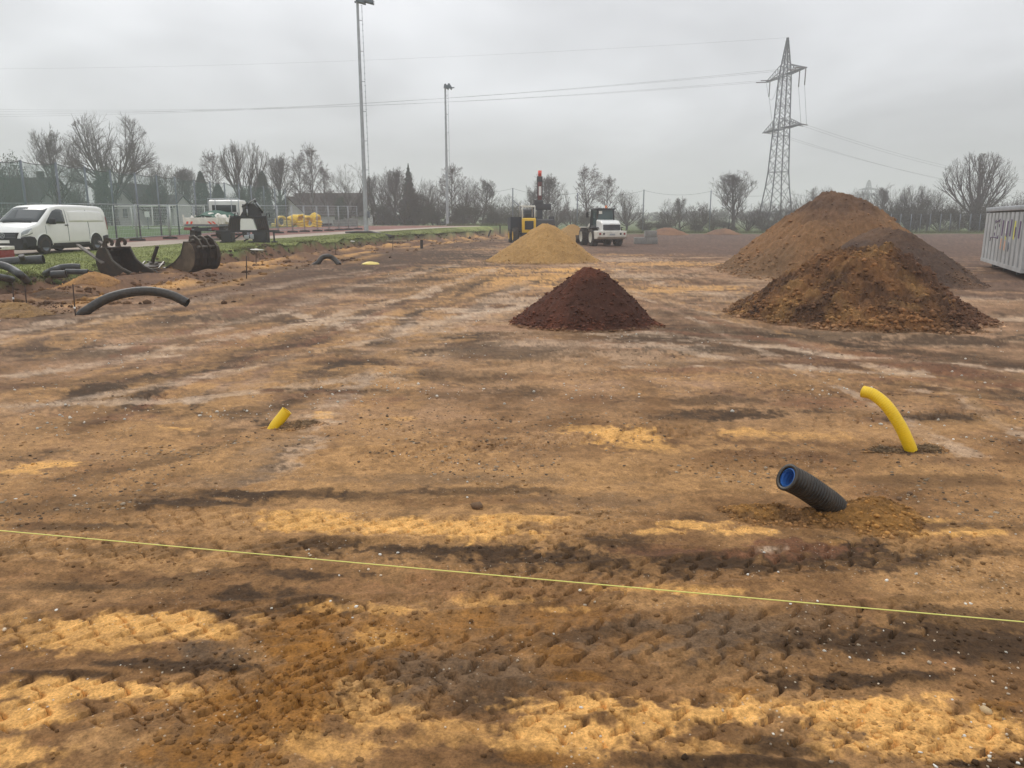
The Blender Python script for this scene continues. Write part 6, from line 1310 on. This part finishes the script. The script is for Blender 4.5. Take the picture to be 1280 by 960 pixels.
def tree_kind(kind, seed, barkm, twigm):
    T, C, wd = gen(seed, kind); f = 1.0
    V, F = tubes_np(T, 6); mt = np_mesh('trunk', V, F, True); mt.materials.append(barkm)
    V, F = tubes_np(C, 3); mc = np_mesh('crown', V, F, True); mc.materials.append(twigm)
    TREE[(kind, seed)] = (mt, mc, wd)
for kd, sd_, bk_, tw_ in (('broad', 1, 'bark', 'twig'), ('oak', 2, 'bark', 'twig'), ('fan', 3, 'bark', 'twig'), ('fan', 4, 'bark', 'twig'), ('slim', 5, 'bark', 'twig'), ('slim', 6, 'bark', 'twig'), ('birch', 7, 'bark_pale', 'twig_birch'), ('birch', 8, 'bark_pale', 'twig_birch'),
                          ('round', 9, 'bark', 'twig'), ('round', 10, 'bark', 'twig'), ('multi', 11, 'bark', 'twig'), ('multi', 12, 'bark', 'twig'), ('scrub', 13, 'bark', 'shrub'), ('scrub', 14, 'bark', 'shrub')):
    tree_kind(kd, sd_, M[bk_], M[tw_])
def leaf_cloud(name, n, fn, size, seed, mt):
    """unit crown of small leaf faces; fn gives points"""
    rng = np.random.default_rng(seed); P = fn(rng, n); n = len(P); d1 = rng.normal(size=(n, 3)); d1 /= np.linalg.norm(d1, axis=1)[:, None]; d2 = rng.normal(size=(n, 3)); d2 -= (d2*d1).sum(1)[:, None]*d1; d2 /= np.linalg.norm(d2, axis=1)[:, None]
    s = size*rng.uniform(.5, 1.3, n)[:, None]; V = np.stack([P-d1*s, P+d2*s*.6, P+d1*s, P-d2*s*.6], 1).reshape(-1, 3)
    me = np_mesh(name, V, np.arange(4*n).reshape(-1, 4), False); me.materials.append(mt); return me
def blob(rng, n, k=26, lo=.05):
    c = rng.normal(size=(k, 3)); c /= np.linalg.norm(c, axis=1)[:, None]; c *= rng.uniform(.15, .62, (k, 1)); c[:, 2] = .5+c[:, 2]*.85; c[:, :2] *= .62; r = rng.uniform(.13, .26, k); i = rng.integers(0, k, n); d = rng.normal(size=(n, 3)); d /= np.linalg.norm(d, axis=1)[:, None]
    P = c[i]+d*(r[i]*rng.uniform(.15, 1.08, n))[:, None]; P = P[(P[:, 2] > lo)]; return P/np.array([1, 1, max(P[:, 2].max(), .5)])
def spire(rng, n):
    z = 1-np.sqrt(rng.random(n))*.97; lay = .5+.5*np.cos(z*75); R_ = (1-z)*.42*(.62+.38*lay)*(.30+.80*rng.random(n)**.6); a = rng.uniform(0, 2*PI, n); lob = 1+.18*np.sin(a*5+z*20); return np.stack([np.cos(a)*R_*lob, np.sin(a)*R_*lob, z-.06*R_], 1)
def egg(rng, n):
    z = rng.random(n)**.9; R_ = .46*(1-z)**.55*np.minimum(1, .6+z*2.5)*rng.uniform(.25, 1.0, n)**.6; a = rng.uniform(0, 2*PI, n); R_ *= 1+.22*np.sin(a*4+z*9)*np.cos(z*13); return np.stack([np.cos(a)*R_, np.sin(a)*R_, z], 1)
LEAFY = {'ivy': leaf_cloud('crown', 14000, blob, .016, 1, M['ivy']), 'ivy2': leaf_cloud('crown', 14000, lambda r, n: blob(r, n, 34), .016, 2, M['ivy']), 'spire': leaf_cloud('crown', 14000, spire, .018, 3, M['conifer']), 'egg': leaf_cloud('crown', 14000, egg, .016, 4, M['conifer']),
         'thick': leaf_cloud('crown', 9000, lambda r, n: blob(r, n, 40, .0), .014, 5, M['shrub']), 'thick2': leaf_cloud('crown', 9000, lambda r, n: blob(r, n, 30, .0), .014, 6, M['shrub'])}
stem_me = MB().tube([(0, 0, 0), (.01, 0, .3), (0, .01, .75)], [.03, .022, .008], 6).build('trunk', M['bark']).data
bpy.data.objects.remove(bpy.data.objects['trunk'])
def put_tree(px, top, d, kind, wpx, label, rz=0.0, mirror=False, zoff=0.0):
    t_ = pt(px, top, d); g = gz(t_.x, d)-.1+zoff; H = t_.z-g; W = wpx/FPX*d
    if isinstance(kind, tuple): mt, mc, wd = TREE[kind]; nm = {'birch': 'birch_tree', 'scrub': 'bare_shrub', 'multi': 'bare_shrub'}.get(kind[0], 'bare_tree')
    else: mt, mc, wd = stem_me, LEAFY[kind], {'spire': .84, 'egg': .8}.get(kind, 1.25); nm = {'spire': 'conifer_tree', 'egg': 'conifer_tree', 'thick': 'hedge_shrub', 'thick2': 'hedge_shrub'}.get(kind, 'ivy_tree')
    e = empty(nm, (t_.x, d, g), rz, label, 'shrub' if 'shrub' in nm else 'tree', 'trees and shrubs around the site'); sx = W/wd; e.scale = (sx, sx, H)
    for n_, me in (('trunk', mt), ('crown', mc)): o = bpy.data.objects.new(n_, me); COL.objects.link(o); o.parent = e
    return e
TR = [
 # px, top, distance, kind, width, label
 (8, 186, 108, 'ivy', 62, 'dark ivy-covered tree at the left edge of the tree line'), (-12, 196, 100, ('round', 9), 60, 'bare tree cut by the left edge behind the netting'), (24, 205, 104, ('multi', 11), 44, 'thin bare shrub left of the dark-roofed house'),
 (62, 162, 108, ('slim', 5), 50, 'slender bare tree right of the dark-roofed house'), (130, 141, 110, ('broad', 1), 104, 'largest broad bare tree on the left, branches spread wide'), (126, 203, 106, 'ivy2', 40, 'dark ivy clump round the trunk of the largest bare tree'),
 (84, 214, 112, ('multi', 12), 48, 'brown shrub between the slender tree and the largest bare tree'), (96, 226, 108, 'thick', 44, 'low thicket left of the largest bare tree'), (153, 208, 116, ('multi', 11), 26, 'thin shrub just right of the largest bare tree'),
 (186, 202, 114, ('round', 10), 60, 'round dark bare tree behind the white gabled house'), (190, 210, 116, 'ivy', 50, 'dark green clump behind the small white building'), (222, 207, 126, ('slim', 6), 34, 'thin bare tree right of the small white building'), (238, 212, 128, ('slim', 5), 30, 'pale bare tree left of the clipped conifers'),
 (250, 214, 112, 'egg', 24, 'dark clipped conifer left of the many-stemmed bare tree'), (262, 188, 120, ('birch', 7), 30, 'birch rising behind the dark clipped conifer'), (272, 230, 110, 'egg', 26, 'low dark conifer below the birch behind the truck'),
 (301, 176, 112, ('fan', 3), 58, 'bare tree with many upright branches behind the truck cab'), (302, 232, 110, 'ivy2', 34, 'dark green foot of the tree behind the truck cab'), (327, 214, 112, 'egg', 26, 'pointed dark conifer right of the truck cab'), (347, 192, 118, ('slim', 6), 34, 'pale bare tree right of the pointed conifer'), (352, 238, 112, 'ivy', 24, 'low evergreen shrub above the leftmost yellow coil'),
 (371, 190, 122, ('birch', 8), 26, 'left birch of the pair above the yellow coils'), (387, 180, 122, ('birch', 7), 30, 'tallest birch of the pair above the yellow coils'), (404, 206, 124, ('birch', 8), 24, 'shorter birch right of the birch pair'), (432, 206, 118, ('round', 9), 48, 'round-crowned bare tree left of the near light mast'),
 (424, 244, 112, 'ivy2', 20, 'dark evergreen bush above the grey crates'), (466, 219, 122, ('slim', 5), 22, 'thin bare tree just right of the near light mast'), (480, 217, 118, ('round', 10), 34, 'bare tree right of the near mast before the thicket'), (493, 209, 120, ('slim', 6), 30, 'bare tree left of the spruce'),
 (510, 204, 116, 'spire', 34, 'dark spruce with pointed top between the two light masts'), (503, 214, 112, ('multi', 11), 56, 'dense bare thicket around the spruce'), (528, 224, 114, ('multi', 12), 44, 'bare thicket right of the spruce'), (515, 232, 112, 'thick', 62, 'dense low brush below the spruce'), (546, 226, 118, ('round', 9), 36, 'bare tree left of the farther light mast'),
 (564, 205, 122, ('birch', 7), 34, 'birch behind the farther light mast'), (580, 222, 118, ('round', 10), 32, 'bare tree right of the farther light mast'), (592, 234, 114, ('multi', 11), 36, 'thicket right of the farther light mast'), (603, 224, 124, ('slim', 5), 32, 'bare tree with slanting branches left of the excavator'), (578, 246, 110, 'thick2', 60, 'low brush behind the farther light mast'),
 (635, 243, 112, ('scrub', 13), 50, 'brown bushy shrub left of the yellow dumper'), (617, 250, 116, 'thick', 40, 'low brush left of the brown bushy shrub'), (655, 250, 118, ('scrub', 14), 36, 'shrub behind the yellow dumper'),
 (684, 218, 124, ('slim', 6), 34, 'tall bare tree just right of the red boom'), (697, 233, 118, ('round', 9), 28, 'round bare tree right of the red boom'), (668, 236, 126, ('slim', 5), 22, 'faint bare tree behind the red boom'),
 (738, 206, 124, ('birch', 8), 32, 'tallest bare tree behind the wheel loader'), (760, 220, 122, ('birch', 7), 28, 'bare tree above the orange beacon of the loader'), (785, 238, 118, ('round', 10), 34, 'round bare tree right of the wheel loader'), (716, 254, 112, ('multi', 12), 34, 'olive shrubs left of the wheel loader'), (733, 262, 108, 'thick2', 46, 'low greenish brush behind the loader wheels'), (806, 268, 108, 'thick', 40, 'low brush behind the concrete blocks'),
 (838, 249, 116, ('round', 9), 26, 'small round bare tree behind the reddish far heap'), (852, 247, 120, ('slim', 5), 20, 'thin bare tree right of the reddish far heap'), (848, 262, 110, ('scrub', 13), 60, 'wide low shrub behind the reddish far heap'), (875, 252, 114, ('multi', 11), 44, 'shrub left of the slender far pole'), (893, 258, 112, ('scrub', 14), 40, 'shrub beside the slender far pole'),
 (921, 214, 116, ('slim', 6), 42, 'lone bare tree standing clear left of the pylon'), (936, 258, 110, ('multi', 12), 40, 'shrub right of the lone bare tree'), (955, 252, 112, ('round', 10), 30, 'bushy bare tree before the legs of the pylon'), (970, 262, 108, ('scrub', 13), 54, 'brush below the pylon'), (905, 272, 106, 'thick2', 60, 'low hedge at the far edge left of the pylon'), (962, 273, 106, 'thick', 60, 'low hedge at the far edge below the pylon'), (828, 274, 106, 'thick2', 50, 'low hedge left of the wide low shrub'), (870, 273, 106, 'thick', 40, 'low hedge right of the wide low shrub'),
 (1004, 238, 118, ('round', 9), 40, 'bare tree at the left shoulder of the highest heap'), (1026, 233, 120, ('broad', 1), 34, 'bare tree peeping over the highest heap'), (985, 250, 116, ('multi', 11), 36, 'bare shrub right of the pylon'), (1072, 236, 124, ('round', 10), 34, 'hazy bare tree behind the right slope of the highest heap'),
 (1098, 234, 122, ('slim', 5), 26, 'thin bare tree by the tiny distant pylon'), (1120, 231, 116, ('round', 9), 38, 'round bare tree first right of the tiny pylon'), (1143, 231, 116, ('broad', 1), 38, 'round bare tree second right of the tiny pylon'), (1164, 236, 114, ('round', 10), 36, 'bare tree left of the dark thicket'),
 (1118, 252, 108, 'thick2', 46, 'green-brown hedge above the dark right heap'), (1150, 248, 106, 'thick', 56, 'dense brown hedge left of the fan-shaped tree'), (1140, 246, 108, ('scrub', 14), 60, 'bare scrub in the hedge left of the fan-shaped tree'), (1180, 243, 106, ('scrub', 13), 60, 'bare scrub left of the foot of the fan-shaped tree'), (1192, 250, 104, 'thick2', 56, 'dense dark hedge below and left of the fan-shaped tree'),
 (1230, 190, 108, ('fan', 4), 68, 'large fan-shaped bare tree above the grey container'), (1232, 246, 104, 'thick', 70, 'dense dark hedge below the fan-shaped tree'), (1222, 238, 106, ('scrub', 14), 60, 'tall scrub round the trunk of the fan-shaped tree'), (1268, 240, 110, ('multi', 12), 50, 'bare thicket behind the grey container'), (1300, 238, 112, ('round', 9), 60, 'bare tree cut by the right edge behind the container'), (1290, 248, 104, 'thick2', 60, 'hedge cut by the right edge behind the container'), (1102, 262, 106, 'thick', 40, 'low hedge just right of the highest heap'),
 (275, 236, 134, ('multi', 11), 50, 'far thicket between the clipped conifer and the birch'), (540, 248, 110, 'thick', 50, 'low brush between the spruce and the farther mast'), (478, 246, 116, 'thick2', 50, 'low brush right of the near light mast'), (450, 244, 124, 'thick', 30, 'low brush behind the near light mast'), (685, 262, 112, ('scrub', 14), 50, 'brown scrub behind the excavator'),
]
rt = random.Random(3)
for r_ in TR: put_tree(*r_, rz=rt.uniform(0, 2*PI))
# far-off wood that reads as one mass, and the hedge fence along the right
def far_wood(name, spec, mt, seed):
    rng = np.random.default_rng(seed); P = []
    for px, top, d, w_, n in spec:
        t_ = pt(px, top, d); g = gz(t_.x, d); H = t_.z-g; W = w_/FPX*d; q = blob(rng, n, 20, 0.0); P.append(np.stack([t_.x+q[:, 0]*W, d+q[:, 1]*W*.6, g+q[:, 2]*H], 1))
    P = np.concatenate(P); n = len(P); d1 = rng.normal(size=(n, 3)); d1 /= np.linalg.norm(d1, axis=1)[:, None]; d2 = rng.normal(size=(n, 3)); s = rng.uniform(.25, .7, n)[:, None]
    V = np.stack([P-d1*s, P+d2*s*.35, P+d1*s, P-d2*s*.35], 1).reshape(-1, 3); o = link_mesh(name, np_mesh(name, V, np.arange(4*n).reshape(-1, 4), False), mt); tag(o, kind='stuff')
rw_ = random.Random(6); sp = []
for x in range(-60, 1400, 26): sp.append((x+rw_.uniform(-8, 8), (254 if x < 640 else 262)+rw_.uniform(-5, 4), rw_.uniform(260, 330), rw_.uniform(34, 60), 420))
far_wood('far_wood', sp, M['shrub'], 3)
sp = [(x+rw_.uniform(-8, 8), 262+rw_.uniform(-3, 5), rw_.uniform(420, 520), rw_.uniform(40, 70), 300) for x in range(560, 1200, 26)]
far_wood('far_wood', sp, M['shrub'], 4)
sp = [(x+rw_.uniform(-6, 6), 268+rw_.uniform(-4, 3), rw_.uniform(128, 150), rw_.uniform(30, 50), 500) for x in list(range(-40, 640, 24))]
far_wood('undergrowth', sp, M['shrub'], 5)
# wire fence at the foot of the right hedge
hf = empty('boundary_fence', pt(1110, 293, 96), 0, 'low wire fence with pale posts at the foot of the right hedge', 'fence'); o0 = Vector(hf.location); last = None
for px in (1112, 1124, 1137, 1149, 1161, 1174, 1186, 1198, 1211, 1223, 1235):
    p = pt(px, 292, 97); g = gz(p.x, 97); b = Vector((p.x, 97, g))-o0
    MB().tube([b, b+Vector((0, 0, 2.3))], .045, 6).build('post', M['galv_dark'], hf)
    if last is not None:
        for z in (.1, 1.2, 2.2): MB().tube([last+Vector((0, 0, z)), b+Vector((0, 0, z))], .012, 4).build('wire', M['wire'], hf)
    last = b
# grass bank at the far edge
for x0, x1, n in ((560, 1300, 26000),):
    def reg_far(rng, n): Y = rng.uniform(91, 97, n); X = (rng.uniform(x0, x1, n)-640)/FPX*Y; return X, Y
    grass_tufts('grass', 16000, reg_far, .30, 8, (.11, .12, .05))
# white shard left of the site board near the hedge
# ================================================================ haze
hz = MB(); hz.box((0, 500, 24.0), (8000, 8000, 52.0)); ho = hz.build('haze', None)
hm = bpy.data.materials.new('haze_air'); hm.use_nodes = True; t = hm.node_tree; t.nodes.clear()
o_ = t.nodes.new('ShaderNodeOutputMaterial'); v_ = t.nodes.new('ShaderNodeVolumePrincipled'); v_.inputs['Density'].default_value = HAZE
v_.inputs['Color'].default_value = (0.94, 0.95, 0.97, 1); v_.inputs['Anisotropy'].default_value = 0.2
t.links.new(v_.outputs[0], o_.inputs['Volume']); ho.data.materials.append(hm); tag(ho, kind='stuff')
